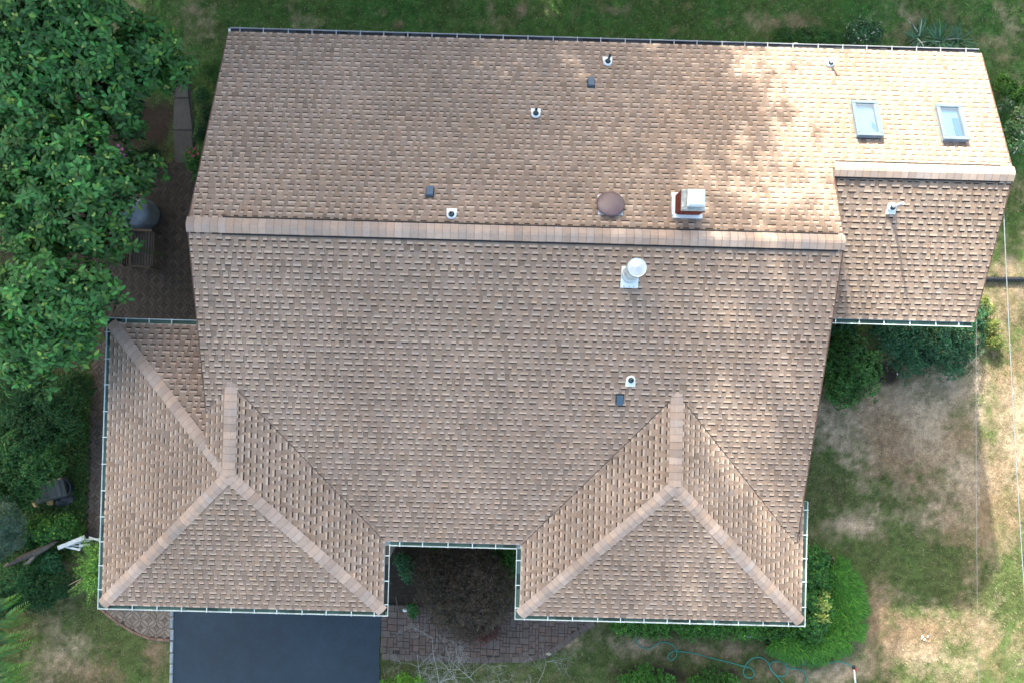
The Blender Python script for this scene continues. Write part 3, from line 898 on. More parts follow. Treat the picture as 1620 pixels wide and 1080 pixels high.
# mosaic pavers: diamonds, bars and small squares
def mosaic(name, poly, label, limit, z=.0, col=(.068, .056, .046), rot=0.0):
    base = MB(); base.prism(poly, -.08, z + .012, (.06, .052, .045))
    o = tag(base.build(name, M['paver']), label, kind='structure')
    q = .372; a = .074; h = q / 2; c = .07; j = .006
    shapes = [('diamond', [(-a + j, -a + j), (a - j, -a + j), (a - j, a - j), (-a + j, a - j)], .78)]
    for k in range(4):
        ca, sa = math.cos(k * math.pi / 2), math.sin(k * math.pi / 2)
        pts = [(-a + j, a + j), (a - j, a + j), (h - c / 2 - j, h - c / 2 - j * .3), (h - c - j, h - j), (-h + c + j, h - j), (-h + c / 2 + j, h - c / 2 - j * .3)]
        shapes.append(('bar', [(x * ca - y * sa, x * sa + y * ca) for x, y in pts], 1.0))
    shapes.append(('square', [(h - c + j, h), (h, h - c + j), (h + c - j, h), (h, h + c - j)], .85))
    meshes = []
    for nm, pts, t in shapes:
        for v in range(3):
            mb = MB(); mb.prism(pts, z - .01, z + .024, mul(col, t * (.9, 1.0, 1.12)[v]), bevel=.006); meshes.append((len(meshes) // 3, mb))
    datas = [mb.data('paver', M['paver']) for _, mb in meshes]
    xs = [p[0] for p in poly]; ys = [p[1] for p in poly]
    cx, cy = (min(xs) + max(xs)) / 2, (min(ys) + max(ys)) / 2
    ang = math.pi / 4 + rot
    n = int(max(max(xs) - min(xs), max(ys) - min(ys)) / q) + 2
    cnt = 0; rest = MB(); cells = []
    for i in range(-n, n + 1):
        for k in range(-n, n + 1):
            X = cx + (i * q) * math.cos(ang) - (k * q) * math.sin(ang); Y = cy + (i * q) * math.sin(ang) + (k * q) * math.cos(ang)
            if min(xs) - q < X < max(xs) + q and min(ys) - q < Y < max(ys) + q: cells.append((X, Y))
    RZ = Matrix.Rotation(ang, 3, 'Z')
    for X, Y in cells:
        for si in range(6):
            v = rs.choice((0, 1, 1, 2)); m_ = si * 3 + v; dz = rs.uniform(-.002, .003)
            mid = RZ @ Vector((sum(p[0] for p in shapes[si][1]) / len(shapes[si][1]), sum(p[1] for p in shapes[si][1]) / len(shapes[si][1]), 0))
            if not in_poly((X + mid.x, Y + mid.y), poly): continue
            if cnt < limit:
                ob = bpy.data.objects.new('paver', datas[m_]); ob.location = (X, Y, dz); ob.rotation_euler = (0, 0, ang); link(ob); ob.parent = o; cnt += 1
            else:
                mb = meshes[m_][1]
                rest.mesh([RZ @ Vector(p) + Vector((X, Y, dz)) for p in mb.v], mb.f); rest.c[len(rest.c) - len(mb.v):] = mb.c
    if rest.f: tag(rest.build('pavers', M['paver'], o), kind='stuff')
    return o
mosaic('patio', ground_poly([(178, 258), (330, 258), (345, 380), (345, 520), (160, 530), (150, 420)]), 'shaded patio of diamond and bar pavers left of the house', 300)  # default paver colour is darkened to stand in for the patio's deep shade
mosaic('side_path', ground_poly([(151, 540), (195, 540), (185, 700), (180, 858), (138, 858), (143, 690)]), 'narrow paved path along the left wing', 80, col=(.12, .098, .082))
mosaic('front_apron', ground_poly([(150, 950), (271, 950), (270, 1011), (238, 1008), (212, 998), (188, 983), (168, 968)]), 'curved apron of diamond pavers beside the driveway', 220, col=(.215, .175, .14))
mb = MB()
arc = [at(u, v) for u, v in ((160, 962), (168, 969), (188, 984), (212, 999), (238, 1009), (270, 1012))]
for p0, p1 in zip(arc[:-1], arc[1:]):
    d = p1 - p0; n = max(1, int(d.length / .2))
    for k in range(n):
        c = p0 + d * ((k + .5) / n)
        mb.box((c.x, c.y, .02), (d.length / n - .01, .075, .08), mul((.20, .13, .10), rs.uniform(.75, 1.25)), rot=Matrix.Rotation(math.atan2(d.y, d.x), 3, 'Z'), bevel=.01)
mb.build('brick_edging', M['brick'], bpy.data.objects['front_apron'])

# front walk of tumbled rectangular pavers
walk_px = [(603, 955), (930, 955), (938, 984), (915, 998), (890, 1015), (868, 1032), (835, 1040), (760, 1040), (690, 1038), (604, 1034)]
walk_poly = ground_poly(walk_px)
base = MB(); base.prism(walk_poly, -.08, .012, (.05, .042, .038))
walk = tag(base.build('front_walk', M['paver']), 'front walk of tumbled red brown pavers between driveway and lawn', kind='structure')
P0 = at(604, 955); P1 = at(940, 1042)
cell = .105
nx, ny = int((P1.x - P0.x) / cell) + 2, int((P0.y - P1.y) / cell) + 2
used = np.zeros((nx, ny), bool)
rw = random.Random(5); count = 0; rest = MB()
skew = .0275
soldier = ground_poly([(700, 1030), (800, 1031), (842, 1029), (868, 1020), (890, 1006), (912, 990)])
for j in range(ny):
    for i in range(nx):
        if used[i, j]: continue
        w, h = rw.choice(((2, 2), (2, 2), (3, 2), (2, 1), (1, 2), (2, 3)))
        while w > 1 and (i + w > nx or used[i:i + w, j].any()): w -= 1
        if j + h > ny: h = 1
        if used[i:i + w, j:j + h].any(): h = 1
        used[i:i + w, j:j + h] = True
        x0, y0 = P0.x + i * cell, P0.y - j * cell
        cx, cy = x0 + w * cell / 2, y0 - h * cell / 2
        cy2 = cy - (cx - P0.x) * skew
        if not in_poly((cx, cy2), walk_poly): continue
        c = mul(rw.choice(((.140, .100, .082), (.132, .102, .088), (.142, .102, .084), (.122, .096, .084), (.132, .106, .092))), rw.uniform(.88, 1.12))
        mb = MB(); mb.box((cx, cy2, .004), (w * cell - .014, h * cell - .014, .05 + rw.uniform(-.004, .004)), c, bevel=.009, rot=Matrix.Rotation(-skew + rw.gauss(0, .008), 3, 'Z'))
        if count < 300: mb.build('paver', M['paver'], walk); count += 1
        else: rest.mesh(mb.v, mb.f); rest.c[len(rest.c) - len(mb.v):] = mb.c
if rest.f: tag(rest.build('pavers', M['paver'], walk), kind='stuff')
# border course along the curved side
bd = [at(u, v) for u, v in ((604, 1037), (690, 1041), (760, 1043), (835, 1042), (868, 1033), (892, 1016), (917, 998), (940, 984))]
for p0, p1 in zip(bd[:-1], bd[1:]):
    d = p1 - p0; n = max(1, int(d.length / .24))
    for k in range(n):
        c = p0 + d * ((k + .5) / n)
        mb = MB(); mb.box((c.x, c.y, .006), (d.length / n - .014, .2, .056), mul((.13, .105, .092), rw.uniform(.8, 1.15)), rot=Matrix.Rotation(math.atan2(d.y, d.x), 3, 'Z'), bevel=.009)
        mb.build('border_paver', M['paver'], walk)

# concrete garden path behind the patio: three slabs
gp = MB(); gp.prism(ground_poly([(276, 120), (300, 120), (306, 190), (308, 262), (276, 262), (274, 190)]), -.08, .0, (.06, .06, .05))
gpath = tag(gp.build('garden_path', M['concrete']), 'grey concrete path leading from the patio to the back lawn', kind='structure')
for (v0, v1, l0, l1, r0, r1) in ((128, 155.5, 284, 277, 297, 299), (157, 206, 277, 274, 299, 305), (207.5, 258, 274, 278, 305, 306)):
    mb = MB(); mb.prism(ground_poly([(l0, v0), (r0, v0), (r1, v1), (l1, v1)]), -.06, .03, mul((.095, .089, .082), rs.uniform(.9, 1.05)), bevel=.008)
    mb.build('slab', M['concrete'], gpath)

# ------------------------------------------------------------------ plants
def nrm(a): return a / np.maximum(np.linalg.norm(a, axis=1, keepdims=True), 1e-9)
def leaf_arrays(P, D, U, L, W, C, droop=.25, six=True):
    D = nrm(D); Sd = nrm(np.cross(D, U)); Nn = np.cross(Sd, D)
    L = L[:, None]; W = W[:, None]
    if six:
        m1 = P + D * L * .35 + Nn * L * .05; m2 = P + D * L * .72 - Nn * L * droop * .35
        V = np.stack([P, m1 + Sd * W * .5, m1 - Sd * W * .5, m2 + Sd * W * .40, m2 - Sd * W * .40, P + D * L - Nn * L * droop], 1)
        lp = np.array([0, 2, 1, 1, 2, 4, 3, 3, 4, 5]); tot = [3, 4, 3]; nv = 6
    else:
        m1 = P + D * L * .5 + Nn * L * .06
        V = np.stack([P, m1 - Sd * W * .5, P + D * L - Nn * L * droop, m1 + Sd * W * .5], 1)
        lp = np.array([0, 1, 2, 3]); tot = [4]; nv = 4
    n = len(P)
    loops = (np.arange(n)[:, None] * nv + lp[None, :]).ravel()
    Cv = np.repeat(C, nv, axis=0)
    return V.reshape(-1, 3), loops, np.tile(tot, n), Cv

def leaf_colours(rg, n, base, var=.22, tips=None, tip_share=.0, up=None):
    c = np.array(base)[None, :] * (1 + var * rg.standard_normal((n, 1)).clip(-2, 2.2))
    c = c * (1 + .10 * rg.standard_normal((n, 3)))
    if tips is not None:
        k = rg.random(n) < tip_share
        c[k] = np.array(tips) * (1 + .2 * rg.standard_normal((k.sum(), 1)))
    return np.clip(c, .003, .9)

def crown(name, lobes, n_clusters, per, L, W, base, seed, mat, parent=None, var=.22, tips=None, tip_share=0, droop=.3, six=True, bottom=-.35, shell=.25, spread=.9, up_bias=.35, rag=0.22):
    """leaf clusters spread through the outer part of several uneven lobes; lobes = [(centre, rx, ry, rz), ...]"""
    rg = np.random.default_rng(seed)
    wts = np.array([l[1] * l[2] + l[1] * l[3] for l in lobes]); wts = wts / wts.sum()
    pick = rg.choice(len(lobes), n_clusters, p=wts)
    d = nrm(rg.standard_normal((n_clusters, 3)))
    d[:, 2] = np.where(d[:, 2] < bottom, -d[:, 2], d[:, 2])
    cen = np.array([tuple(l[0]) for l in lobes])[pick]; rad = np.array([l[1:4] for l in lobes])[pick]
    rr = 1 - shell * rg.random(n_clusters) ** 1.5
    # knobbly outline
    f = 1 + rag * (np.sin(d[:, 0] * 5.1 + pick * 2.1) * np.sin(d[:, 1] * 4.3 + pick) + .7 * np.sin(d[:, 2] * 7 + d[:, 0] * 6 + pick)) + .08 * rg.standard_normal(n_clusters)
    Pc = cen + d * rad * (rr * f)[:, None]
    shade_c = (1 + .14 * rg.standard_normal(n_clusters)) * (1 + .14 * rg.standard_normal(len(lobes)))[pick]
    idx = np.repeat(np.arange(n_clusters), per); n = len(idx)
    th = rg.random(n) * 2 * np.pi
    axis = nrm(d[idx] * .6 + np.array([0, 0, up_bias]))
    t1 = nrm(np.cross(axis, np.array([.3, .5, .1]) + .01)); t2 = np.cross(axis, t1)
    out = t1 * np.cos(th)[:, None] + t2 * np.sin(th)[:, None]
    D = nrm(out * spread + axis * rg.uniform(-.1, .7, (n, 1)))
    Pn = Pc[idx] + out * (L * .12) + rg.standard_normal((n, 3)) * L * .18
    Ll = L * rg.uniform(.5, 1.25, n); Wl = W * rg.uniform(.75, 1.2, n)
    U = nrm(axis + .35 * rg.standard_normal((n, 3)))
    C = leaf_colours(rg, n, base, var, tips, tip_share) * shade_c[idx][:, None]
    a = leaf_arrays(Pn, D, U, Ll, Wl, C, droop, six)
    o = link(bpy.data.objects.new(name, np_mesh(name, *a, mat)), parent)
    return o, Pc, d

def lobes_px(lst):
    """(pixel x, pixel y, radius in pixels, height of the lobe's centre, flattening)"""
    out = []
    for u, v, r, z, fl in lst:
        z += 1.4; p = at(u, v, z); k = (CZ - z) / F_PX
        out.append((p, r * k, r * k, r * k * fl))
    return out

def branches(name, root, tips, parent, r0=.14, col=(.10, .085, .07), seed=1, mat='bark'):
    rg = random.Random(seed); mb = MB(); root = Vector(root)
    top = sum(tips, Vector()) / len(tips)
    fork = root.lerp(Vector((top.x, top.y, top.z)), .45); fork.x = root.x * .6 + top.x * .4; fork.y = root.y * .6 + top.y * .4
    mb.tube([root - Vector((0, 0, .15)), root.lerp(fork, .5) + Vector((rg.uniform(-.1, .1), rg.uniform(-.1, .1), 0)), fork], [r0 * 1.25, r0, r0 * .85], 9, col)
    tr = mb.build('trunk', M[mat], parent, True)
    for t in tips:
        mb = MB(); mid = fork.lerp(t, .5) + Vector((rg.uniform(-.2, .2), rg.uniform(-.2, .2), rg.uniform(.0, .25)))
        mb.tube([fork, fork.lerp(mid, .5) + Vector((0, 0, .08)), mid, t], [r0 * .6, r0 * .5, r0 * .34, r0 * .1], 7, col)
        for k in range(4):
            s = mid.lerp(t, rg.random()); e = s + Vector((rg.uniform(-.7, .7), rg.uniform(-.7, .7), rg.uniform(-.1, .5)))
            mb.tube([s, s.lerp(e, .5) + Vector((0, 0, .06)), e], [r0 * .2, r0 * .14, r0 * .05], 5, col)
        mb.build('limb', M[mat], parent, True)
    return tr

def fruit_tree(root_px, lobes, n, seed, label, n_fruit):
    root = at(*root_px)
    t = empty('fruit_tree', root, label, 'tree', 'fruiting trees along the left edge')
    lb = lobes_px(lobes)
    cr, Pc, d = crown('crown', lb, int(n * .88), 11, .18, .082, (.064, .190, .046), seed, M['leaf'], t, tips=(.17, .29, .05), tip_share=.06, var=.30, droop=.28, bottom=-.25, shell=.46, rag=.30)
    k_ = lambda z: (CZ - z + .9) / (CZ - z)
    crown('inner_leaves', [(Vector((c.x * k_(c.z), c.y * k_(c.z), c.z - .9)), rx * .86, ry * .86, rz * .7) for c, rx, ry, rz in lb], int(n * .55), 9, .17, .08, (.020, .062, .018), seed + 50, M['leaf'], t, six=False, bottom=-.1, shell=.6)  # inner layer coloured dark to paint the shade in the crown's gaps
    branches('limbs', root, [l[0] for l in lb], t, .15, seed=seed)
    rg = random.Random(seed + 9); mb = MB(); k = 0
    while k < n_fruit:
        i = rg.randrange(len(Pc))
        if d[i][2] < .15: continue
        c = Vector(Pc[i]) + Vector(d[i]) * .10 + Vector((0, 0, .07))
        for q in range(rg.choice((1, 2, 2, 3))):
            mb.lathe(c + Vector((rg.uniform(-.045, .045), rg.uniform(-.045, .045), rg.uniform(.0, .05))), [(0.0, -.03), (.024, -.017), (.031, 0), (.024, .018), (0.0, .03)], 7, mul((.32, .42, .10), rg.uniform(.7, 1.25)))
        k += 1
    tag(mb.build('fruit', M['fruit'], t, True), kind='stuff')
    return t, lb
fruit_tree((60, 110), [(40, 20, 85, 5.6, .7), (130, 30, 70, 5.5, .7), (215, 92, 62, 4.6, .65), (272, 112, 30, 4.0, .8), (60, 110, 70, 5.4, .7), (150, 130, 60, 5.2, .7), (190, 178, 42, 4.7, .7), (20, 150, 60, 5.2, .7), (235, 60, 30, 4.4, .8), (110, 190, 40, 4.6, .7)],
           1250, 3, 'broad green tree with pale fruit filling the upper left corner', 85)
fruit_tree((40, 330), [(50, 235, 65, 5.2, .7), (120, 260, 62, 5.3, .7), (170, 300, 50, 5.0, .7), (222, 282, 30, 4.5, .8), (45, 330, 62, 5.2, .7), (120, 355, 62, 5.2, .7), (175, 378, 34, 4.8, .8), (10, 285, 50, 5.0, .7), (70, 400, 34, 4.8, .8)],
           980, 4, 'broad green tree with pale fruit overhanging the grey cover and bench', 80)
fruit_tree((30, 520), [(60, 470, 70, 5.6, .75), (128, 470, 50, 5.4, .7), (20, 500, 55, 5.4, .7), (75, 540, 52, 5.3, .7), (118, 540, 34, 5.0, .7), (30, 570, 42, 5.0, .7), (158, 448, 26, 5.0, .8)],
           880, 5, 'broad green tree touching the back corner of the left wing', 18)

# tall trees beyond the back lawn that shade the roof
def shade_tree(loc, scale, lobes, n, per, L, seed, label, group, src=None, rz=0.0, holes_=.3):
    t = empty('shade_tree', loc, label, 'tree', group)
    if src is None:
        cr, _, _ = crown('crown', [(Vector(c), rx, ry, rz_) for c, rx, ry, rz_ in lobes], n, per, L, L * .55, (.04, .10, .035), seed, M['leaf_matt'], None, six=False, bottom=-1, shell=.75, rag=.2)
        cr.parent = t
        mb = MB(); hgt = max(c[2] for c, *_ in lobes)
        mb.tube([(0, 0, -.2), (.1, .05, hgt * .4), (0, .1, hgt)], [.32, .24, .08], 9, (.09, .075, .06))
        tr = mb.build('trunk', M['bark'], None, True); tr.parent = t
        br = MB(); rg = random.Random(seed)
        for c, rx, ry, rz_ in lobes:
            br.tube([(0.05, .05, c[2] * .55), (c[0] * .5, c[1] * .5, c[2] * .8), (c[0] * 1.1, c[1] * 1.1, c[2] + rz_ * .3)], [.09, .055, .02], 6, (.09, .075, .06))
        lm = br.build('limbs', M['bark'], None, True); lm.parent = t
    else:
        for ch in src.children:
            c = ch.copy(); COL.objects.link(c); c.parent = t
    t.rotation_euler = (0, 0, rz); t.scale = scale
    return t
big = [((0, 0, 15), 2.6, 2.6, 2.6), ((-2.4, .5, 12.5), 2.6, 2.4, 2.4), ((2.3, -.6, 12), 2.5, 2.4, 2.5), ((.3, 2.2, 11), 2.5, 2.4, 2.3), ((-.4, -2.2, 10.5), 2.4, 2.3, 2.2), ((-2, -1, 8.5), 2.2, 2.2, 1.9), ((2.2, 1.2, 8.3), 2.2, 2.2, 1.8), ((0, 0, 7), 2.4, 2.4, 1.6), ((.2, 0, 17.2), 1.4, 1.4, 1.5)]
GRP = 'tall trees beyond the back lawn, out of the picture'
LBL = 'tall leafy tree beyond the back lawn that shades the roof'
s0 = shade_tree((-10.2, 20.5, 0), (1.18, 1.18, 1.54), big, 2600, 6, .40, 31, LBL, GRP)
thin = [((3.6, 0, 13.2), 2.4, 2.2, 1.9), ((0, 1, 13.5), 2.6, 2.4, 2.0), ((2, -1, 11.6), 2.2, 2.2, 1.6), ((4.1, .5, 10.8), 2.0, 2.0, 1.5), ((-.4, 0, 17), 2.5, 2.4, 2.0), ((.9, 1, 15.6), 1.9, 2.0, 1.5), ((-3, 0, 16.2), 2.6, 2.4, 2.2), ((-1.7, 0, 20), 2.4, 2.4, 2.0), ((-3.8, .5, 20.2), 2.4, 2.4, 2.2), ((.1, 0, 21.8), 1.5, 1.5, 1.4), ((-3, 0, 23), 2.2, 2.2, 1.6), ((0, 0, 8.6), 2.2, 2.2, 1.8), ((4.2, 0, 18.8), 1.4, 1.4, 1.2), ((2.6, .5, 19.8), 1.4, 1.4, 1.2), ((3.3, 0, 15.6), 2.1, 2.0, 1.4), ((1.7, 0, 17.8), 1.7, 1.7, 1.4)]
s2 = shade_tree((-4.3, 19.5, 0), (1, 1, 1), thin, 1900, 6, .40, 33, 'tall thin crowned tree beyond the back lawn that dapples the roof with light', GRP)
for x, y, sc, rz_ in ((-14.8, 19.5, 1.12, 2.6), (-18, 20.5, 1.18, 4.0), (-22.8, 19.5, 1.15, 5.1), (-27.5, 20, 1.15, .6), (-12.4, 26.5, 1.22, 3.2), (-16.6, 26, 1.26, 5.7), (-22, 26.5, 1.22, .9), (-28, 25, 1.22, 2.2)):
    shade_tree((x, y, 0), (sc, sc, sc * 1.32 * rs.uniform(.97, 1.03)), None, 0, 0, 0, 0, LBL, GRP, s0, rz_)
low = [((0, 0, 5.9), 1.5, 1.5, 1.4), ((-1.4, .3, 4.6), 1.5, 1.4, 1.5), ((1.4, -.3, 4.5), 1.5, 1.4, 1.5), ((.2, 1.2, 4), 1.5, 1.4, 1.4), ((0, -1.2, 3.6), 1.5, 1.4, 1.5), ((0, 0, 2.5), 1.8, 1.7, 1.3)]
GRP2 = 'small trees beyond the back lawn, out of the picture'
LBL2 = 'small leafy tree beyond the back lawn that shades the grass'
s1 = shade_tree((2.6, 18.2, 0), (1.1, 1.1, 1.42), low, 900, 6, .30, 32, LBL2, GRP2)
for x, y, sc, rz_ in ((6.0, 17.8, .96, 1.0), (8.6, 18.4, 1.02, 2.2), (11.4, 17.9, .98, 3.5), (14.2, 18.3, 1.0, 4.4), (0.4, 18.6, 1.1, 5.3), (-2.5, 17.5, 1.0, .3), (-5.6, 18.2, 1.05, 2.9), (-8.7, 17.6, 1.0, 4.1), (-11.8, 18.2, 1.05, 1.9)):
    shade_tree((x - .7, y, 0), (sc * 1.08, sc * 1.08, sc * 1.38), None, 0, 0, 0, 0, LBL2, GRP2, s1, rz_)

# ------------------------------------------------------------------ shrubs and beds
def shrub(name, px, lobes, n, per, L, W, base, seed, label, cat='shrub', group=None, mat='leaf_matt', tips=None, tip_share=0., var=.25, droop=.3, stem=True, six=False, rag=.22, bottom=0., shell=.45, spread=.9, up_bias=.35, lift=-1.4):
    root = at(*px)
    t = empty(name, root, label, cat, group)
    lb = lobes_px([(u, v, r, z + lift, f) for u, v, r, z, f in lobes])
    crown('foliage', lb, n, per, L, W, base, seed, M[mat], t, var=var, tips=tips, tip_share=tip_share, droop=droop, six=six, rag=rag, bottom=bottom, shell=shell, spread=spread, up_bias=up_bias)
    if stem:
        mb = MB(); rg = random.Random(seed)
        for l in lb:
            c = l[0]
            mb.tube([root + Vector((rg.uniform(-.08, .08), rg.uniform(-.08, .08), -.05)), root.lerp(c, .6) + Vector((0, 0, .05)), c + Vector((0, 0, l[3] * .5))], [.03, .022, .01], 5, (.10, .08, .06))
        mb.build('stems', M['bark'], t, True)
    return t
GRN, DRK, BLU, LIM = (.055, .165, .030), (.016, .050, .020), (.042, .130, .055), (.14, .29, .035)

# right of the house
shrub('round_shrub', (1345, 590), [(1335, 560, 34, .6, .9), (1350, 590, 40, .65, .9), (1330, 615, 32, .55, .9), (1365, 580, 24, .5, .9), (1310, 570, 24, .5, 1.)], 1500, 7, .10, .045, GRN, 51, 'bushy green shrub close to the right wall of the main house', tips=(.10, .2, .04), tip_share=.10, mat='leaf')
shrub('spreading_shrub', (1465, 540), [(1420, 525, 42, .7, .7), (1470, 540, 50, .8, .7), (1515, 530, 38, .7, .7), (1440, 560, 34, .55, .7), (1500, 560, 38, .55, .7), (1535, 505, 24, .6, .8), (1395, 512, 24, .5, .8), (1330, 527, 20, .4, .8)], 2300, 7, .11, .04, BLU, 52, 'wide blue green shrub under the gutter of the right wing', tips=(.10, .20, .12), tip_share=.08)
shrub('low_shrub', (1305, 530), [(1318, 535, 18, .3, .8), (1340, 528, 16, .3, .8)], 300, 6, .09, .04, (.03, .09, .02), 53, 'small green plant in the corner where the side wing meets the house')
# foundation planting round the right front wing
shrub('evergreen_shrub', (1285, 920), [(1288, 880, 18, .7, 1.1), (1290, 910, 20, .7, 1.), (1286, 945, 20, .7, 1.), (1284, 985, 24, .7, 1.), (1300, 960, 18, .8, 1.)], 1000, 7, .11, .045, (.052, .165, .036), 54, 'green shrub squeezed between the right front gutter and the grass mound', tips=LIM, tip_share=.06)
shrub('golden_shrub', (1300, 965), [(1301, 955, 8, 1.0, 1.4), (1299, 975, 8, 1.0, 1.2), (1303, 940, 6, .9, 1.2)], 130, 6, .12, .05, (.28, .36, .09), 55, 'pale yellow green sprig beside the corner of the right front wing')
for i, (u, r, lab) in enumerate(((990, 20, 'low green shrub nearest the front walk under the right front gutter'), (1030, 24, 'low green shrub under the right front gutter by the end of the hose'), (1090, 24, 'low green shrub midway under the right front gutter'),
                            (1135, 24, 'low green shrub under the right front gutter, third from the grass mound'), (1180, 26, 'low green shrub under the right front gutter, second from the grass mound'), (1225, 26, 'low green shrub beside the grass mound under the right front gutter'))):
    shrub('foundation_shrub', (u, 985), [(u, 984 + rs.uniform(-3, 2), r, .6, .8), (u + 14, 987, r * .8, .5, .8), (u - 12, 982, r * .8, .5, .8)], 420, 7, .09, .04, (.06, .18, .03), 60 + i, lab, group='low shrubs along the right front wing', tips=LIM, tip_share=.12)

def grass_mound():
    root = at(1310, 980)
    t = empty('ornamental_grass', root, 'thick green mound of ornamental grass curving round the right front corner', 'grass')
    rg = np.random.default_rng(71)
    path = [(1302, 892), (1318, 908), (1328, 938), (1332, 968), (1322, 992), (1296, 1008), (1262, 1016), (1230, 1010), (1212, 1003)]
    C = np.array([tuple(at(u, v))[:2] for u, v in path])
    n = 21000
    k = rg.random(n) * (len(C) - 1.001); i = k.astype(int); f = (k - i)[:, None]
    c = C[i] * (1 - f) + C[i + 1] * f
    tan = nrm(np.concatenate([C[i + 1] - C[i], np.zeros((n, 1))], 1))
    wd = np.interp(k, [0, 2, 4, 6, 8], [.44, .66, .74, .56, .28])
    off = rg.normal(0, .45, n).clip(-1, 1) * wd
    outw = np.stack([-tan[:, 1], tan[:, 0], np.zeros(n)], 1)
    P = np.concatenate([c, np.zeros((n, 1))], 1) + outw * off[:, None]
    P[:, 2] = .10 + .55 * (1 - (off / (wd * 1.15)) ** 2).clip(0, 1) * rg.uniform(.75, 1.1, n)
    D = outw * (off / wd)[:, None] * .9 + rg.standard_normal((n, 3)) * .32 + np.array([.18, -.2, .25]) 
    C_ = leaf_colours(rg, n, (.060, .20, .028), .32, (.13, .30, .04), .15)
    a = leaf_arrays(P, D, np.tile([0, 0, 1.], (n, 1)) + .2 * rg.standard_normal((n, 3)), rg.uniform(.13, .26, n), np.full(n, .017), C_, .4, True)
    link(bpy.data.objects.new('blades', np_mesh('blades', *a, M['leaf_matt'])), t)
    mb = MB()
    for q in range(len(C) - 1):
        mb.lathe((*C[q], 0), [(.42, -.05), (.34, .16), (.15, .28), (0, .3)], 12, (.02, .035, .012))
    mb.build('crown_base', M['leaf_matt'], t, True)
grass_mound()
def stone(u, v, w, h, label, col=(.30, .28, .25), seed=1, zz=.1):
    p = at(u, v); rg = random.Random(seed); mb = MB(); k = 46.0
    prof = [(0.0, -.03), (1.0, .0), (1.05, zz * .5), (.75, zz * .9), (.3, zz), (0, zz)]
    n = 11; V = []
    wob = [rg.uniform(.82, 1.15) for _ in range(n)]
    for r, z in prof:
        for q in range(n):
            a = 2 * math.pi * q / n
            V.append((p.x + math.cos(a) * r * w / 2 / k * wob[q], p.y + math.sin(a) * r * h / 2 / k * wob[q], z + rg.uniform(-.006, .006)))
    F = [(i * n + q, i * n + (q + 1) % n, (i + 1) * n + (q + 1) % n, (i + 1) * n + q) for i in range(len(prof) - 1) for q in range(n)]
    mb.mesh(V, F, col)
    return tag(mb.build('stone', M['stone'], None, True), label, 'stone')
stone(1310, 884, 15, 11, 'rounded brown stone at the top end of the grass mound', seed=2)
stone(1324, 892, 9, 7, 'small brown stone next to the rounded one by the grass mound', seed=3)
stone(1181, 1004, 20, 8, 'flat grey stone between the low shrubs and the lawn', (.33, .32, .31), seed=4, zz=.06)
stone(1272, 1046, 12, 7, 'grey edging stone below the grass mound by the hose', (.33, .31, .3), seed=5, zz=.06)
stone(1292, 1046, 14, 7, 'grey edging stone below the grass mound, nearer the sprinkler', (.34, .32, .3), seed=6, zz=.06)
stone(641, 964, 8, 6, 'white stone lying by the edge of the front walk', (.75, .72, .68), seed=7, zz=.08)
stone(868, 1033, 9, 5, 'pale stone on the curved border of the front walk', (.42, .40, .30), seed=8, zz=.05)

# clipped balls at the bottom edge
shrub('clipped_shrub', (1025, 1085), [(1022, 1092, 40, .5, .9), (1000, 1088, 27, .45, .9), (1048, 1089, 27, .45, .9)], 1700, 7, .08, .035, (.07, .21, .035), 81, 'rounded green shrub at the bottom edge, the one nearer the front walk', tips=(.08, .2, .04), tip_share=.12)
shrub('clipped_shrub', (1130, 1092), [(1128, 1094, 38, .45, .9), (1110, 1088, 24, .4, .9), (1150, 1088, 24, .4, .9)], 1200, 7, .08, .035, (.07, .21, .035), 82, 'rounded green shrub at the bottom edge below the hose', tips=(.08, .2, .04), tip_share=.12)
shrub('lime_shrub', (640, 1092), [(640, 1086, 20, .8, .8), (612, 1088, 14, .7, .8), (664, 1084, 16, .8, .8)], 420, 7, .09, .045, (.12, .30, .03), 83, 'bright lime green shrub peeping in at the bottom edge by the driveway')

# court between the two front wings
def weeping_maple():
    root = at(735, 930)
    t = empty('weeping_maple', root, 'dark red brown weeping maple in the court between the front wings', 'tree')
    lb = lobes_px([(u, v, r, z - .4, f) for u, v, r, z, f in ((735, 925, 72, .35, .75), (705, 920, 52, .3, .8), (770, 935, 52, .3, .8), (735, 960, 50, .15, .7), (765, 975, 26, -.1, .7), (690, 900, 30, .2, .8), (745, 890, 40, .3, .8))])
    crown('crown', lb, 4600, 9, .10, .017, (.062, .050, .036), 91, M['leaf_matt'], t, var=.35, tips=(.13, .085, .05), tip_share=.2, droop=.5, six=False, bottom=-.1, shell=.3, rag=.12)
    crown('low_crown', lobes_px([(752, 990, 30, -.6, .6), (775, 985, 24, -.6, .6), (770, 1000, 16, -.7, .6)]), 700, 9, .085, .014, (.10, .045, .036), 92, M['leaf_matt'], t, var=.35, droop=.5, six=False, bottom=-.1)
    branches('limbs', root, [l[0] for l in lb[:4]], t, .07, (.05, .04, .035), 93)
weeping_maple()
shrub('court_shrub', (706, 876), [(700, 872, 15, .5, .8), (692, 880, 9, .4, .8)], 330, 7, .07, .035, (.032, .12, .018), 95, 'green shrub under the court gutter behind the weeping maple', tips=LIM, tip_share=.08)
shrub('court_shrub', (800, 885), [(798, 880, 24, .7, .9), (808, 897, 15, .6, .9), (784, 874, 14, .6, .9)], 800, 7, .07, .035, (.036, .13, .018), 96, 'green shrub in the right corner of the court beside the weeping maple', tips=LIM, tip_share=.08)
shrub('court_plant', (640, 895), [(637, 888, 13, .2, .6), (643, 902, 11, .2, .6), (644, 916, 6, .1, .6)], 240, 6, .10, .035, (.045, .12, .05), 97, 'loose green plant on the bare soil left of the weeping maple', cat='plant')
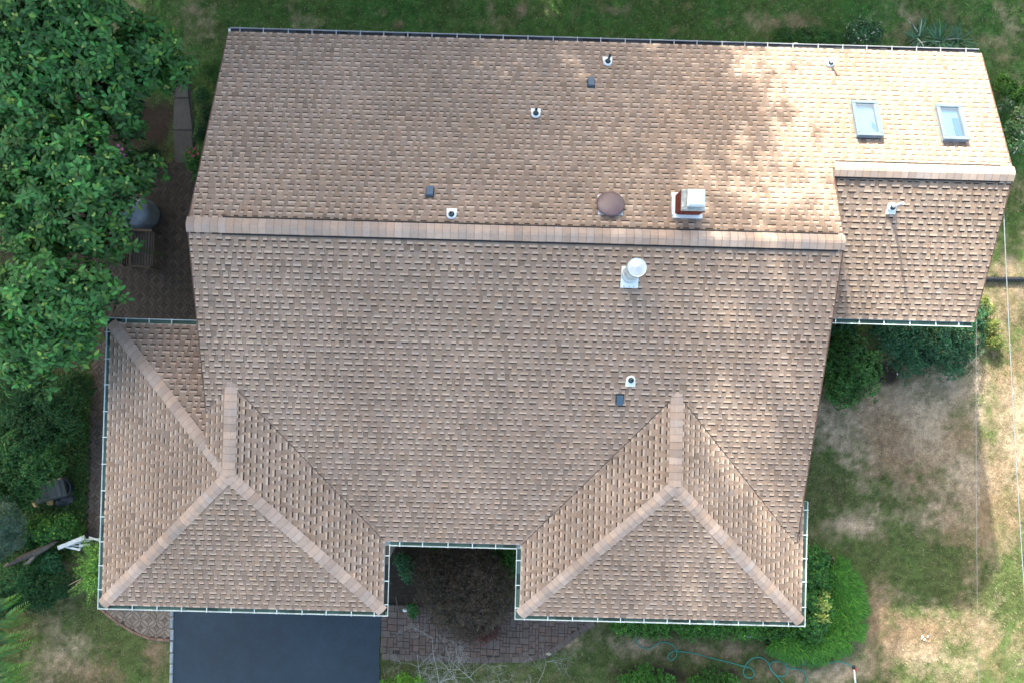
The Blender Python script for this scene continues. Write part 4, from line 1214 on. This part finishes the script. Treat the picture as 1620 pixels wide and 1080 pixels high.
shrub('court_plant', (652, 965), [(652, 962, 8, .1, .7), (655, 970, 6, .05, .7)], 120, 6, .08, .03, (.04, .16, .03), 98, 'little bright green plant at the edge of the front walk', cat='plant')
mb = MB(); mb.tube([at(626, 943, .03), at(628, 955, .05), at(631, 970, .03)], [.008, .007, .005], 5, (.28, .24, .17))
tag(mb.build('stick', M['twig']), 'thin dry stick on the soil below the court gutter', 'stick')

# bare grey twigs reaching over the front walk
def bare_shrub():
    root = at(760, 1140)
    t = empty('bare_shrub', root, 'leafless grey branching shrub reaching over the front walk', 'shrub')
    rg = random.Random(17)
    def grow(mb, p, d, L, r, depth):
        n = 4; pts = [p]; q = p; dd = d.normalized()
        for k in range(n):
            dd = (dd + Vector((rg.gauss(0, .22), rg.gauss(0, .22), rg.gauss(0, .12)))).normalized()
            q = q + dd * (L / n); pts.append(q)
        mb.tube(pts, [r * (1 - .55 * k / n) for k in range(n + 1)], 5 if depth > 1 else 4, mul((.36, .37, .34), rg.uniform(.8, 1.2)), cap=False)
        if depth == 0: return
        m = rg.choice((5, 6, 7)) if depth < 3 else 5
        for k in range(m):
            s = pts[rg.randrange(1, n + 1)]
            a = rg.choice((-1, 1)) * rg.uniform(.5, 1.1)
            nd = Matrix.Rotation(a, 3, 'Z') @ dd
            nd.z += rg.uniform(-.25, .3)
            grow(mb, s, nd, L * rg.uniform(.38, .62), r * .5, depth - 1)
    for (u0, v0, z0, u1, v1, z1) in ((770, 1100, .9, 735, 1005, 1.6), (700, 1105, .9, 640, 1005, 1.6), (680, 1110, .8, 610, 1040, 1.4), (740, 1110, .9, 690, 1020, 1.7), (830, 1110, .8, 880, 1050, 1.4), (790, 1110, .9, 765, 1030, 1.5), (720, 1120, .8, 650, 1060, 1.5)):
        a, b = at(u0, v0, z0), at(u1, v1, z1)
        mb = MB(); mb.tube([root, root.lerp(a, .5) + Vector((0, 0, .15)), a], [.026, .02, .012], 6, (.30, .30, .27))
        grow(mb, a, b - a, (b - a).length * .75, .010, 3)
        mb.build('branch', M['twig'], t)
bare_shrub()

# left side: hedge, ground cover, junk
shrub('hedge_shrub', (60, 640), [(40, 620, 40, 1.5, .7), (90, 630, 42, 1.4, .7), (125, 610, 26, 1.2, .8), (60, 665, 45, 1.4, .7), (110, 665, 30, 1.1, .8), (20, 650, 40, 1.4, .7)], 3000, 7, .085, .035, (.030, .098, .028), 101, 'dense dark green hedge below the lowest fruit tree', cat='hedge', tips=(.07, .12, .03), tip_share=.10)
shrub('hedge_shrub', (40, 720), [(30, 705, 42, 1.3, .8), (60, 735, 34, 1.3, .8), (20, 750, 40, 1.3, .8), (75, 705, 30, 1.1, .8), (40, 775, 28, 1.0, .8)], 2300, 7, .10, .05, (.042, .135, .034), 102, 'bushy green shrub to the left of the grey bin', tips=(.09, .17, .04), tip_share=.15)
shrub('blue_conifer', (15, 830), [(8, 815, 30, 1.6, 1.), (20, 845, 22, 1.3, 1.), (0, 860, 24, 1.3, 1.)], 1400, 8, .09, .02, (.070, .125, .080), 103, 'pale blue green conifer at the left edge below the bin', mat='leaf_matt')
shrub('leafy_bush', (80, 840), [(72, 836, 20, .9, .8), (100, 830, 18, .8, .8), (52, 850, 14, .7, .8), (120, 842, 12, .6, .8)], 1100, 7, .10, .05, (.040, .13, .025), 104, 'leafy green bush above the weathered log', tips=LIM, tip_share=.08)
shrub('fern_bush', (80, 895), [(78, 888, 20, .6, .6), (60, 900, 16, .5, .6)], 500, 7, .10, .04, (.030, .125, .045), 105, 'soft green plant just below the weathered log', cat='plant')
def feathery():
    root = at(150, 905)
    t = empty('feathery_shrub', root, 'bright yellow green feathery shrub at the left wing by the white slats', 'shrub')
    rg = np.random.default_rng(106)
    Ps, Ds, Ls = [], [], []
    for k in range(120):
        a = rg.uniform(math.pi * .45, math.pi * 1.62); r = rg.uniform(.12, .92)
        b = np.array(at(152, 900 + rg.uniform(-26, 26), .6 + rg.uniform(0, .8)))
        d = np.array([math.cos(a), math.sin(a), rg.uniform(-.2, .5)]); side = np.array([-d[1], d[0], 0])
        n = 26
        for j in range(n):
            f = j / n; p = b + d * r * f + np.array([0, 0, -.25 * f * f])
            s = 1 if j % 2 else -1
            Ps.append(p); Ds.append(d * .8 + side * s * .7 + rg.normal(0, .2, 3)); Ls.append(.16 * (1.1 - .6 * f))
    P, D, L = np.array(Ps), np.array(Ds), np.array(Ls); n = len(P)
    a_ = leaf_arrays(P, D, np.tile([0, 0, 1.], (n, 1)) + .3 * rg.standard_normal((n, 3)), L, L * .2, leaf_colours(rg, n, (.085, .21, .03), .4, (.22, .36, .07), .15), .2, False)
    link(bpy.data.objects.new('foliage', np_mesh('foliage', *a_, M['leaf_matt'])), t)
    mb = MB()
    for pts in ([(150, 905), (125, 920), (112, 932), (104, 937)], [(150, 895), (128, 915), (108, 925), (100, 922)]):
        mb.tube([at(u, v, .8 - .1 * i) for i, (u, v) in enumerate(pts)], [.025, .018, .012, .008], 5, (.30, .27, .16))
    mb.build('stems', M['twig'], t, True)
feathery()

def pinnate(name, root_px, fronds, label, cat, seed, base, tip, leaf=.12):
    root = at(*root_px); t = empty(name, root, label, cat); rg = np.random.default_rng(seed)
    Ps, Ds, Ls, Cs = [], [], [], []
    mb = MB()
    for (u0, v0, z0, u1, v1, z1) in fronds:
        a, b = np.array(at(u0, v0, z0)), np.array(at(u1, v1, z1)); d = (b - a) / np.linalg.norm(b - a); side = np.array([-d[1], d[0], 0])
        n = 19; pts = []
        for j in range(n + 1):
            f = j / n; p = a + (b - a) * f + np.array([0, 0, .25 * math.sin(math.pi * f)]); pts.append(Vector(p))
            for s in (-1, 1):
                Ps.append(p); Ds.append(side * s + d * .55 + rg.normal(0, .08, 3) + np.array([0, 0, -.15])); Ls.append(leaf * (.5 + .9 * math.sin(math.pi * (.12 + .8 * f))))
                g_ = f ** 1.5; Cs.append((np.array(base) * (1 - g_) + np.array(tip) * g_) * rg.uniform(.75, 1.25))
        mb.tube([Vector(root), Vector(root).lerp(pts[0], .6) + Vector((0, 0, .2)), pts[0]], .012, 5, (.08, .09, .04))
        mb.tube(pts[::3], .006, 4, (.10, .14, .04))
    P, D, L, C = map(np.array, (Ps, Ds, Ls, Cs)); n = len(P)
    a_ = leaf_arrays(P, D, np.tile([0, 0, 1.], (n, 1)) + .15 * rg.standard_normal((n, 3)), L, L * .25, C, .2, True)
    link(bpy.data.objects.new('leaves', np_mesh('leaves', *a_, M['leaf'])), t)
    mb.build('stems', M['bark'], t, True)
fr = []
for (v, l, w) in ((952, 32, -12), (975, 40, 4), (1003, 46, -6), (1022, 50, -8), (1046, 38, 4), (1060, 46, -12), (985, 26, 22), (938, 28, 10), (1078, 40, -10), (1034, 30, 18)):
    fr.append((-8, v + 10, 1.4, -8 + l + 12, v + w, 1.1))
for (u, v) in ((16, 945), (28, 960), (10, 1020), (18, 1065)): fr.append((u - 20, v + 22, 1.2, u + 16, v - 6, 1.3))
pinnate('sumac', (-15, 1010), fr, 'sumac with bright pinnate leaves at the lower left edge', 'shrub', 111, (.014, .07, .022), (.11, .28, .03), .13)
shrub('dark_bush', (20, 925), [(30, 918, 30, .9, .8), (60, 935, 30, .7, .7), (10, 945, 26, .9, .8), (90, 925, 24, .5, .7)], 1500, 7, .11, .035, (.022, .078, .022), 112, 'dark green bush between the log and the sumac', droop=.5)

def ground_cover():
    rg = np.random.default_rng(120); poly = ground_poly([(-10, 590), (148, 590), (146, 700), (140, 790), (136, 860), (110, 880), (60, 900), (-10, 910)])
    xs = [p[0] for p in poly]; ys = [p[1] for p in poly]
    P = np.stack([rg.uniform(min(xs), max(xs), 26000), rg.uniform(min(ys), max(ys), 26000)], 1)
    P = np.array([p for p in P if in_poly(p, poly)])
    n = len(P); z = .05 + .18 * vnoise(P[:, 0], P[:, 1], 1.6, 121) + rg.uniform(0, .08, n)
    P3 = np.concatenate([P, z[:, None]], 1); th = rg.random(n) * 6.283
    D = np.stack([np.cos(th), np.sin(th), rg.uniform(-.2, .3, n)], 1)
    a = leaf_arrays(P3, D, np.tile([0, 0, 1.], (n, 1)) + .4 * rg.standard_normal((n, 3)), rg.uniform(.05, .1, n), rg.uniform(.035, .06, n), leaf_colours(rg, n, (.030, .092, .022), .4, (.10, .15, .03), .15), .2, False)
    tag(link(bpy.data.objects.new('ground_cover', np_mesh('ground_cover', *a, M['leaf_matt']))), 'dark green ground cover along the path left of the house', 'ground cover', kind='stuff')
ground_cover()

# small plants by the back of the house
shrub('edge_plant', (338, 112), [(332, 110, 12, .4, .6), (344, 122, 10, .3, .6), (322, 106, 8, .3, .6)], 220, 7, .13, .02, (.06, .15, .03), 131, 'narrow leaved plant beside the back left rake', cat='plant')
shrub('edge_plant', (330, 190), [(328, 175, 14, .2, .5), (325, 200, 14, .2, .5), (318, 150, 12, .2, .5), (316, 215, 10, .15, .5)], 420, 6, .10, .03, (.03, .085, .025), 132, 'dark straggling plants between garden path and house', cat='plant')
shrub('rose_bush', (312, 268), [(310, 258, 15, .7, .9), (318, 280, 12, .6, .9), (303, 245, 9, .5, .9)], 520, 7, .07, .04, (.034, .115, .025), 133, 'small green rose bush in the patio corner against the house', tips=(.10, .17, .04), tip_share=.1)
shrub('aster_clump', (205, 250), [(200, 245, 18, .7, .6), (220, 255, 20, .5, .6), (235, 245, 22, .4, .6)], 700, 7, .12, .016, (.018, .05, .02), 134, 'dark grassy clump with pink flowers at the edge of the patio', cat='plant')
def blooms(name, pts, z, col, r, label, cat='flower', seed=1):
    rg = random.Random(seed); t = None; c0 = at(pts[0][0], pts[0][1], z)
    t = empty(name, (c0.x, c0.y, 0), label, cat)
    st = MB()
    for u, v in pts:
        c = at(u + rg.uniform(-1, 1), v + rg.uniform(-1, 1), z + rg.uniform(-.1, .1)); mb = MB()
        a0 = rg.random() * 6
        for k in range(5):
            a = a0 + k * 2 * math.pi / 5; d = Vector((math.cos(a), math.sin(a), .25)); s_ = Vector((-d.y, d.x, 0))
            mb.face([c, c + d * r * .6 + s_ * r * .4, c + d * r, c + d * r * .6 - s_ * r * .4], mul(col, rg.uniform(.75, 1.2)))
        mb.build('blossom', M['petal'], t)
        st.tube([(c.x, c.y, c.z), (c.x * .5 + c0.x * .5, c.y * .5 + c0.y * .5, z * .5)], .006, 4, (.04, .09, .03))
    st.build('stems', M['bark'], t)
blooms('aster', [(186, 230), (193, 236), (196, 246), (205, 238), (208, 249), (199, 251), (207, 246), (213, 241), (190, 243)], 1.4, (.45, .10, .34), .055, 'pink asters in the dark clump at the edge of the patio', seed=2)
blooms('rose', [(308, 236), (300, 240), (313, 243), (306, 247)], 1.5, (.42, .05, .16), .05, 'pink roses on the small bush against the house', seed=3)
blooms('red_blossom', [(97, 104), (100, 107), (104, 112), (121, 119), (124, 117), (134, 121), (118, 113), (129, 119)], 6.6, (.50, .006, .02), .085, 'red blossoms showing through the tree in the upper left corner', seed=4)
blooms('red_blossom', [(163, 377), (166, 381), (169, 384), (173, 377)], 6.2, (.55, .004, .01), .07, 'red blossoms hanging near the wooden bench', seed=5)
shrub('white_flower_bush', (1370, 50), [(1360, 50, 18, .4, .7), (1378, 54, 16, .4, .7), (1345, 58, 12, .3, .7)], 420, 6, .10, .045, (.045, .12, .05), 141, 'low bush with pale leaf tips behind the back gutter', tips=(.42, .45, .36), tip_share=.06)
shrub('weeds', (1300, 52), [(1240, 56, 14, .15, .5), (1270, 56, 14, .2, .5), (1300, 58, 16, .2, .5), (1325, 60, 12, .2, .5)], 500, 6, .09, .03, (.04, .12, .03), 142, 'low weeds along the wall behind the back gutter', cat='plant')
def iris(px, label, seed, n=60):
    root = at(*px); t = empty('iris_clump', root, label, 'plant', 'iris clumps behind the back gutter'); rg = np.random.default_rng(seed)
    P = np.tile(np.array(root), (n, 1)) + rg.normal(0, .07, (n, 3)); P[:, 2] = .0
    th = rg.random(n) * 6.283; D = np.stack([np.cos(th) * .8, np.sin(th) * .8, rg.uniform(.5, 1.2, n)], 1)
    a = leaf_arrays(P, D, np.tile([0, 0, 1.], (n, 1)), rg.uniform(.45, .75, n), np.full(n, .04), leaf_colours(rg, n, (.07, .16, .08), .25, (.45, .5, .4), .05), .4, True)
    link(bpy.data.objects.new('leaves', np_mesh('leaves', *a, M['leaf'])), t)
iris((1450, 64), 'clump of arching sword leaves behind the back gutter, leftmost of three', 151); iris((1482, 68), 'clump of arching sword leaves behind the back gutter, middle of three', 152); iris((1512, 70), 'clump of arching sword leaves behind the back gutter, nearest the corner', 153)
shrub('lime_bush', (1596, 150), [(1592, 140, 14, .4, .7), (1606, 152, 14, .4, .7), (1585, 128, 9, .3, .7)], 420, 6, .09, .05, (.08, .19, .03), 161, 'light green leafy plant beside the right gable')
shrub('pale_bush', (1610, 215), [(1612, 205, 16, .8, .9), (1606, 230, 12, .7, .9), (1618, 185, 14, .8, .9), (1590, 165, 9, .4, .9)], 520, 6, .13, .055, (.085, .17, .06), 162, 'pale leaved shrub at the right edge beside the gable', mat='leaf', tips=(.4, .42, .3), tip_share=.08, six=True)
shrub('tall_weeds', (1562, 505), [(1560, 490, 10, .4, 1.), (1565, 515, 12, .3, 1.), (1572, 540, 12, .2, 1.), (1555, 475, 7, .5, 1.)], 330, 6, .14, .02, (.10, .15, .03), 163, 'yellowish weeds at the corner of the right wing', cat='plant', tips=(.35, .3, .10), tip_share=.2)

# ------------------------------------------------------------------ things on the patio
def patio_cover():
    c = at(212, 336, .5); t = empty('covered_table', (c.x, c.y, .03), 'round table under a grey blue fitted cover on the patio', 'table')
    mb = MB(); n = 40; prof = [(.70, .04), (.69, .2), (.66, .45), (.63, .62), (.58, .70), (.45, .745), (.25, .77), (.0, .78)]
    V = []
    rg = random.Random(4)
    for i, (r, z) in enumerate(prof):
        for k in range(n):
            a = 2 * math.pi * k / n
            w = 1 + (.02 if i < 3 else .004) * math.sin(a * 9 + i * .4) + rg.uniform(-.006, .006)
            rx = r * (1.0 if math.cos(a) > 0 else .97)
            V.append((c.x + math.cos(a) * rx * w * .88, c.y + math.sin(a) * r * w * .74, .02 + z * .9 + .025 * math.sin(a * 2 + 1) * (i > 3) - (.04 * math.cos(a - 5.4) if i > 4 else 0)))
    F = [(i * n + k, i * n + (k + 1) % n, (i + 1) * n + (k + 1) % n, (i + 1) * n + k) for i in range(len(prof) - 1) for k in range(n)]
    mb.mesh(V, F, (.125, .165, .205)); mb.build('cover', M['fabric'], t, True)
    hem = MB(); hem.tube([(c.x + math.cos(a) * .63, c.y + math.sin(a) * .53, .05) for a in np.linspace(0, 2 * math.pi, 33)], .015, 6, (.05, .06, .08)); hem.build('hem', M['fabric'], t)
    leg = MB(); leg.lathe((c.x, c.y, .03), [(.25, 0), (.25, .03), (.05, .06), (.05, .62)], 14, (.05, .05, .05)); leg.build('pedestal', M['vent_black'], t)
patio_cover()

def bench():
    a = at(222, 394, .5); rz = -.0268
    t = empty('wooden_bench', (a.x, a.y, .03), 'dark slatted wooden bench standing below the covered table', 'bench')
    Rm = Matrix.Rotation(rz, 3, 'Z'); P = lambda x, y, z: Vector((a.x, a.y, .03)) + Rm @ Vector((x, y, z))
    L = 1.18; wc = (.075, .068, .060)
    def bar(nm, c, s, col=wc, rot=None):
        mb = MB(); mb.box(P(*c), s, mul(col, rs.uniform(.85, 1.2)), rot=Rm if rot is None else Rm @ rot, bevel=.006); return mb.build(nm, M['wood'], t)
    for k in range(8): bar('seat_slat', (-.27 + k * .085, 0, .44 - .004 * k), (.058, L - .1, .022))
    bar('front_rail', (.40, 0, .40), (.03, L - .06, .08), (.09, .075, .06))
    bar('rear_rail', (-.31, 0, .38), (.03, L - .06, .08))
    for s_ in (-1, 1):
        bar('arm', (.06, s_ * (L / 2 - .01), .64), (.74, .06, .03), (.10, .075, .055))
        bar('leg', (.40, s_ * (L / 2 - .02), .31), (.05, .05, .62))
        bar('leg', (-.33, s_ * (L / 2 - .02), .45), (.05, .05, .9))
        bar('side_rail', (.03, s_ * (L / 2 - .03), .36), (.7, .03, .06))
    tl = Matrix.Rotation(R(-14), 3, 'Y')
    for k in range(5): bar('back_slat', (-.36 - k * .024, 0, .52 + k * .1), (.022, L - .1, .07), rot=tl)
    bar('top_rail', (-.49, 0, 1.0), (.03, L, .07), (.10, .075, .055), rot=tl)
bench()

# ------------------------------------------------------------------ things left of the path
def junk():
    c = at(78, 776, .5); t = empty('grey_bin', (c.x, c.y, 0), 'dented grey plastic storage box lying in the ground cover', 'box')
    Rm = Matrix.Rotation(.30, 3, 'Z')
    mb = MB(); mb.box((c.x, c.y, .28), (.98, .62, .50), (.070, .085, .085), rot=Rm, bevel=.05); mb.build('body', M['plastic'], t)
    mb = MB(); mb.box(Vector((c.x, c.y, .55)) + Rm @ Vector((-.06, .02, 0)), (.86, .56, .05), (.10, .12, .118), rot=Rm, bevel=.02); mb.build('lid', M['plastic'], t)
    for x in (-.28, 0, .28):
        mb = MB(); mb.box(Vector((c.x, c.y, .58)) + Rm @ Vector((x - .06, .02, 0)), (.05, .5, .015), (.085, .10, .10), rot=Rm, bevel=.005); mb.build('lid_rib', M['plastic'], t)
    p = at(99, 771, .4); t = empty('blue_tub', (p.x, p.y, 0), 'dark blue tub against the end of the grey storage box', 'tub')
    mb = MB(); mb.lathe((p.x, p.y, 0), [(.20, .0), (.27, .42), (.29, .43), (.29, .45), (.26, .45), (.20, .08), (0, .06)], 22, (.018, .035, .06)); mb.build('body', M['plastic'], t, True)
    mb = MB(); mb.tube([(p.x + math.cos(q) * .28, p.y + math.sin(q) * .28, .44) for q in np.linspace(0, 2 * math.pi, 25)], .014, 6, (.03, .05, .075)); mb.build('rim', M['plastic'], t)
    p = at(97, 790, .3); mb = MB(); rg = random.Random(8)
    prof = [(.30, .0), (.33, .12), (.28, .24), (.16, .33), (.05, .36), (0, .37)]; n = 18; V = []
    for i, (r, z) in enumerate(prof):
        for k in range(n):
            q = 2 * math.pi * k / n; w = 1 + .12 * math.sin(3 * q + i) + .07 * math.sin(7 * q + 2 * i) + rg.uniform(-.03, .03)
            V.append((p.x + math.cos(q) * r * w, p.y + math.sin(q) * r * w * .8, z + rg.uniform(-.015, .015)))
    mb.mesh(V, [(i * n + k, i * n + (k + 1) % n, (i + 1) * n + (k + 1) % n, (i + 1) * n + k) for i in range(len(prof) - 1) for k in range(n)], (.022, .032, .045))
    tag(mb.build('plastic_bag', M['plastic'], None, True), 'crumpled black bag in front of the grey storage box', 'bag')
    def plank(nm, u0, v0, u1, v1, w, col, label, z=.5, th=.03):
        a, b = at(u0, v0, z), at(u1, v1, z); d = b - a; mb = MB()
        mb.box((a + b) / 2, (d.length, w, th), col, rot=Matrix.Rotation(math.atan2(d.y, d.x), 3, 'Z'), bevel=.005)
        return tag(mb.build(nm, M['wood']), label, 'wood')
    plank('wood_block', 79, 787, 79.5, 798, .17, (.36, .26, .12), 'tan wooden block leaning on the side of the grey storage box', .45, .08)
    plank('wood_plank', 45, 786, 57, 801, .07, (.40, .30, .17), 'tan plank end sticking out left of the grey storage box', .35, .05)
    plank('roof_slate', 101, 806, 106, 812, .20, (.22, .24, .24), 'small grey slab lying below the black bag', .12, .03)
junk()

def slat_panel():
    """white painted slats of a fallen garden gate"""
    c = at(125, 860, .5); t = empty('white_gate', (c.x, c.y, .1), 'broken white slatted garden gate lying against the left wing', 'gate')
    wht = (.66, .70, .68)
    def bar(u0, v0, z0, u1, v1, z1, w, nm='slat', th=.03):
        a, b = at(u0, v0, z0), at(u1, v1, z1); d = b - a; mb = MB()
        rot = d.to_track_quat('X', 'Z').to_matrix(); mb.box((a + b) / 2, (d.length, w, th), mul(wht, rs.uniform(.85, 1.08)), rot=rot, bevel=.006); mb.build(nm, M['wood'], t)
    bar(92, 866, .9, 134, 849, .95, .13, 'rail', .06)
    bar(104, 864, .8, 127, 869, .8, .07)
    bar(103, 862, .6, 128, 857, .62, .05)
    bar(110, 861, .5, 130, 864, .5, .05)
    bar(124, 857, .85, 141, 854, .85, .07)
    bar(125, 862, .8, 142, 861, .8, .07)
    bar(126, 853, .7, 157, 852, .7, .05)
    bar(141, 849, .9, 157, 854, .9, .05, 'rail')
    bar(126, 852, .55, 127, 868, .55, .06, 'brace')
slat_panel()
def log():
    mb = MB(); rg = random.Random(12)
    pts = [(8, 895), (20, 890), (38, 881), (55, 873), (72, 864), (90, 854)]
    P = [at(u, v, .95 + .05 * math.sin(i)) + Vector((0, rg.uniform(-.03, .03), 0)) for i, (u, v) in enumerate(pts)]
    c = P[3]; t = empty('log', (c.x, c.y, .1), 'weathered grey driftwood log left of the white gate', 'log')
    mb.tube(P, [.05, .085, .10, .11, .09, .05], 9, (.11, .095, .082)); mb.build('trunk', M['bark'], t, True)
    mb = MB(); mb.tube([P[3] + Vector((0, -.05, .02)), at(46, 888, .95), at(37, 893, .95)], [.06, .055, .045], 7, (.22, .20, .17)); mb.build('branch_stub', M['bark'], t, True)
log()

# ------------------------------------------------------------------ hose, sprinkler, pipe and cables on the right
def smooth(pts, k=6):
    out = []
    n = len(pts)
    for i in range(n - 1):
        p0, p1, p2, p3 = pts[max(i - 1, 0)], pts[i], pts[i + 1], pts[min(i + 2, n - 1)]
        for j in range(k):
            t = j / k
            out.append(tuple(.5 * ((2 * p1[q]) + (-p0[q] + p2[q]) * t + (2 * p0[q] - 5 * p1[q] + 4 * p2[q] - p3[q]) * t * t + (-p0[q] + 3 * p1[q] - 3 * p2[q] + p3[q]) * t ** 3) for q in range(2)))
    return out + [pts[-1]]
hose_px = [(1006, 1000), (1006, 1012), (1012, 1021), (1022, 1025), (1032, 1022), (1042, 1016), (1052, 1015), (1063, 1019), (1070, 1028), (1069, 1038), (1063, 1043), (1057, 1041), (1058, 1034), (1067, 1029), (1080, 1030), (1100, 1033), (1125, 1040), (1150, 1046), (1172, 1052), (1187, 1056), (1193, 1064),
           (1189, 1071), (1180, 1070), (1176, 1062), (1180, 1050), (1190, 1041), (1203, 1039), (1214, 1046), (1219, 1056), (1226, 1066), (1238, 1069), (1245, 1062), (1243, 1052), (1235, 1046), (1223, 1046), (1217, 1052), (1222, 1062), (1232, 1072), (1240, 1082), (1250, 1090), (1268, 1086), (1276, 1074), (1272, 1062), (1260, 1057), (1250, 1056),
           (1243, 1050), (1252, 1046), (1268, 1050), (1290, 1051), (1310, 1048), (1325, 1045), (1338, 1048), (1348, 1053)]
mb = MB(); sp = smooth(hose_px)
mb.tube([at(u, v, .075 + .012 * math.sin(i * .7)) for i, (u, v) in enumerate(sp)], .02, 6, (.035, .22, .17))
tag(mb.build('garden_hose', M['hose'], None, True), 'green garden hose looping over the dry lawn', 'hose')
def sprinkler():
    p = at(1350, 1054); t = empty('sprinkler', p, 'small garden sprinkler with a red head at the end of the hose', 'sprinkler')
    mb = MB(); mb.box((p.x, p.y, .03), (.10, .10, .03), (.03, .03, .03), bevel=.008); mb.build('base', M['plastic'], t)
    mb = MB(); mb.lathe((p.x + .04, p.y - .06, .03), [(.035, 0), (.035, .06), (.02, .09), (0, .09)], 12, (.50, .03, .06)); mb.build('head', M['plastic'], t, True)
    mb = MB(); mb.tube([at(1351, 1058, .06), at(1353, 1078, .10), at(1354, 1095, .05)], .035, 8, (.60, .62, .62)); mb.build('pipe', M['plastic'], t, True)
sprinkler()
mb = MB(); P0, P1 = at(1540, 441, .08), at(1700, 443, .08); n = 60
mb.tube([P0.lerp(P1, k / n) for k in range(n + 1)], [.085 if k % 2 else .07 for k in range(n + 1)], 12, (.010, .011, .014))
tag(mb.build('drain_pipe', M['plastic']), 'black corrugated drain pipe lying across the grass by the right gable', 'pipe')
def cable(a, b, sag, r, col, label):
    mb = MB(); a, b = Vector(a), Vector(b); n = 24
    mb.tube([a.lerp(b, k / n) - Vector((0, 0, sag * 4 * (k / n) * (1 - k / n))) for k in range(n + 1)], r, 6, col)
    tag(mb.build('cable', M['cable'], None, True), label, 'cable')
zc = z_ann(3.4) - .1
cable((XA + .03, 3.75, z_ann(3.75) - .12), at(1634, 1120, 5.2), .08, .011, (.24, .27, .27), 'white overhead cable running from the right gable down the right edge')
cable((XA + .03, 1.45, z_ann(1.45) - .15), at(1549, 1130, 5.0), .05, .0045, (.16, .17, .17), 'thin grey wire running from the right gable over the dry lawn')
# little bits on the lawn
for (u, v, lab) in ((1462, 1007, 'scrap of white paper on the dry lawn right of the grass mound'), (1416, 590, 'small white tag standing in the soil by the blue green shrub')):
    p = at(u, v); mb = MB()
    for k in range(4 if u > 1450 else 1):
        q = p + Vector((rs.uniform(-.1, .1), rs.uniform(-.07, .07), .04)); mb.box(q, (.07, .035, .012), (.75, .70, .62), rot=Matrix.Rotation(rs.random() * 3, 3, 'Z'))
    tag(mb.build('scrap' if u > 1450 else 'plant_tag', M['plastic']), lab, 'paper' if u > 1450 else 'tag')

# ------------------------------------------------------------------ grass blades over the visible lawn
def grass():
    rg = np.random.default_rng(200); n = 400000
    x = rg.uniform(-17, 17.5, n); y = rg.uniform(-11.5, 12, n)
    dry, soil = lawn_values(x, y)
    keep = rg.random(n) > soil * .95
    # not under the house, on the drive or on paving
    def box(x0, x1, y0, y1): return (x > x0) & (x < x1) & (y > y0) & (y < y1)
    no = box(XL + .9, XR - .7, YI + .8, YU - .9) | box(XR - 1, XA - .8, YAL + .9, YU - .9) | box(BL + .5, BM1 - .4, YF + .8, YB) | box(BM2 + .4, BR - .6, YF + .8, YI + 1)
    dx = [p[0] for p in drive_poly]; dy = [p[1] for p in drive_poly]
    no |= box(min(dx) - .1, max(dx), -30, max(dy))
    keep &= ~no
    x, y, dry = x[keep], y[keep], dry[keep]
    pv = [walk_poly, ground_poly([(178, 258), (330, 258), (345, 380), (345, 520), (160, 530), (150, 420)]), ground_poly([(151, 540), (195, 540), (185, 700), (180, 858), (138, 858), (143, 690)]), ground_poly([(150, 950), (271, 950), (270, 1011), (238, 1008), (212, 998), (188, 983), (168, 968)]), ground_poly([(276, 120), (300, 120), (306, 190), (308, 262), (276, 262), (274, 190)])]
    ok = np.ones(len(x), bool)
    for po in pv:
        po = np.array(po); c = np.zeros(len(x), bool)
        for i in range(len(po)):
            a, b = po[i], po[(i + 1) % len(po)]
            if a[1] == b[1]: continue
            c ^= ((a[1] > y) != (b[1] > y)) & (x < (b[0] - a[0]) * (y - a[1]) / (b[1] - a[1]) + a[0])
        ok &= ~c
    x, y, dry = x[ok], y[ok], dry[ok]; n = len(x)
    th = rg.random(n) * 6.283
    clump = .55 * vnoise(x, y, 4.5, 210) + .45 * vnoise(x, y, 13, 211)
    L = rg.uniform(.045, .095, n) * (.75 + .6 * clump) * (1 - .25 * dry); w = rg.uniform(.012, .022, n)
    D = np.stack([np.cos(th), np.sin(th), rg.uniform(.15, 1.1, n)], 1); D = nrm(D)
    side = np.stack([-np.sin(th), np.cos(th), np.zeros(n)], 1)
    P = np.stack([x, y, np.full(n, -.012)], 1)
    V = np.stack([P + side * w[:, None] * .5, P - side * w[:, None] * .5, P + D * L[:, None]], 1).reshape(-1, 3)
    C = lawn_colour(x, y) * (.7 + .95 * clump[:, None]) * (1 + .28 * rg.standard_normal((n, 1))).clip(.3, 2.2)
    straw = rg.random(n) < .10
    C[straw] = G_DRY * rg.uniform(.6, 1.1, (straw.sum(), 1))
    C = np.clip(C, .004, .8)
    m = np_mesh('grass', V, np.arange(3 * n), np.full(n, 3), np.repeat(C, 3, 0), M['grass'])
    tag(link(bpy.data.objects.new('grass', m)), 'short patchy lawn grass, green in places and dried to straw in others', 'grass', kind='stuff')
grass()
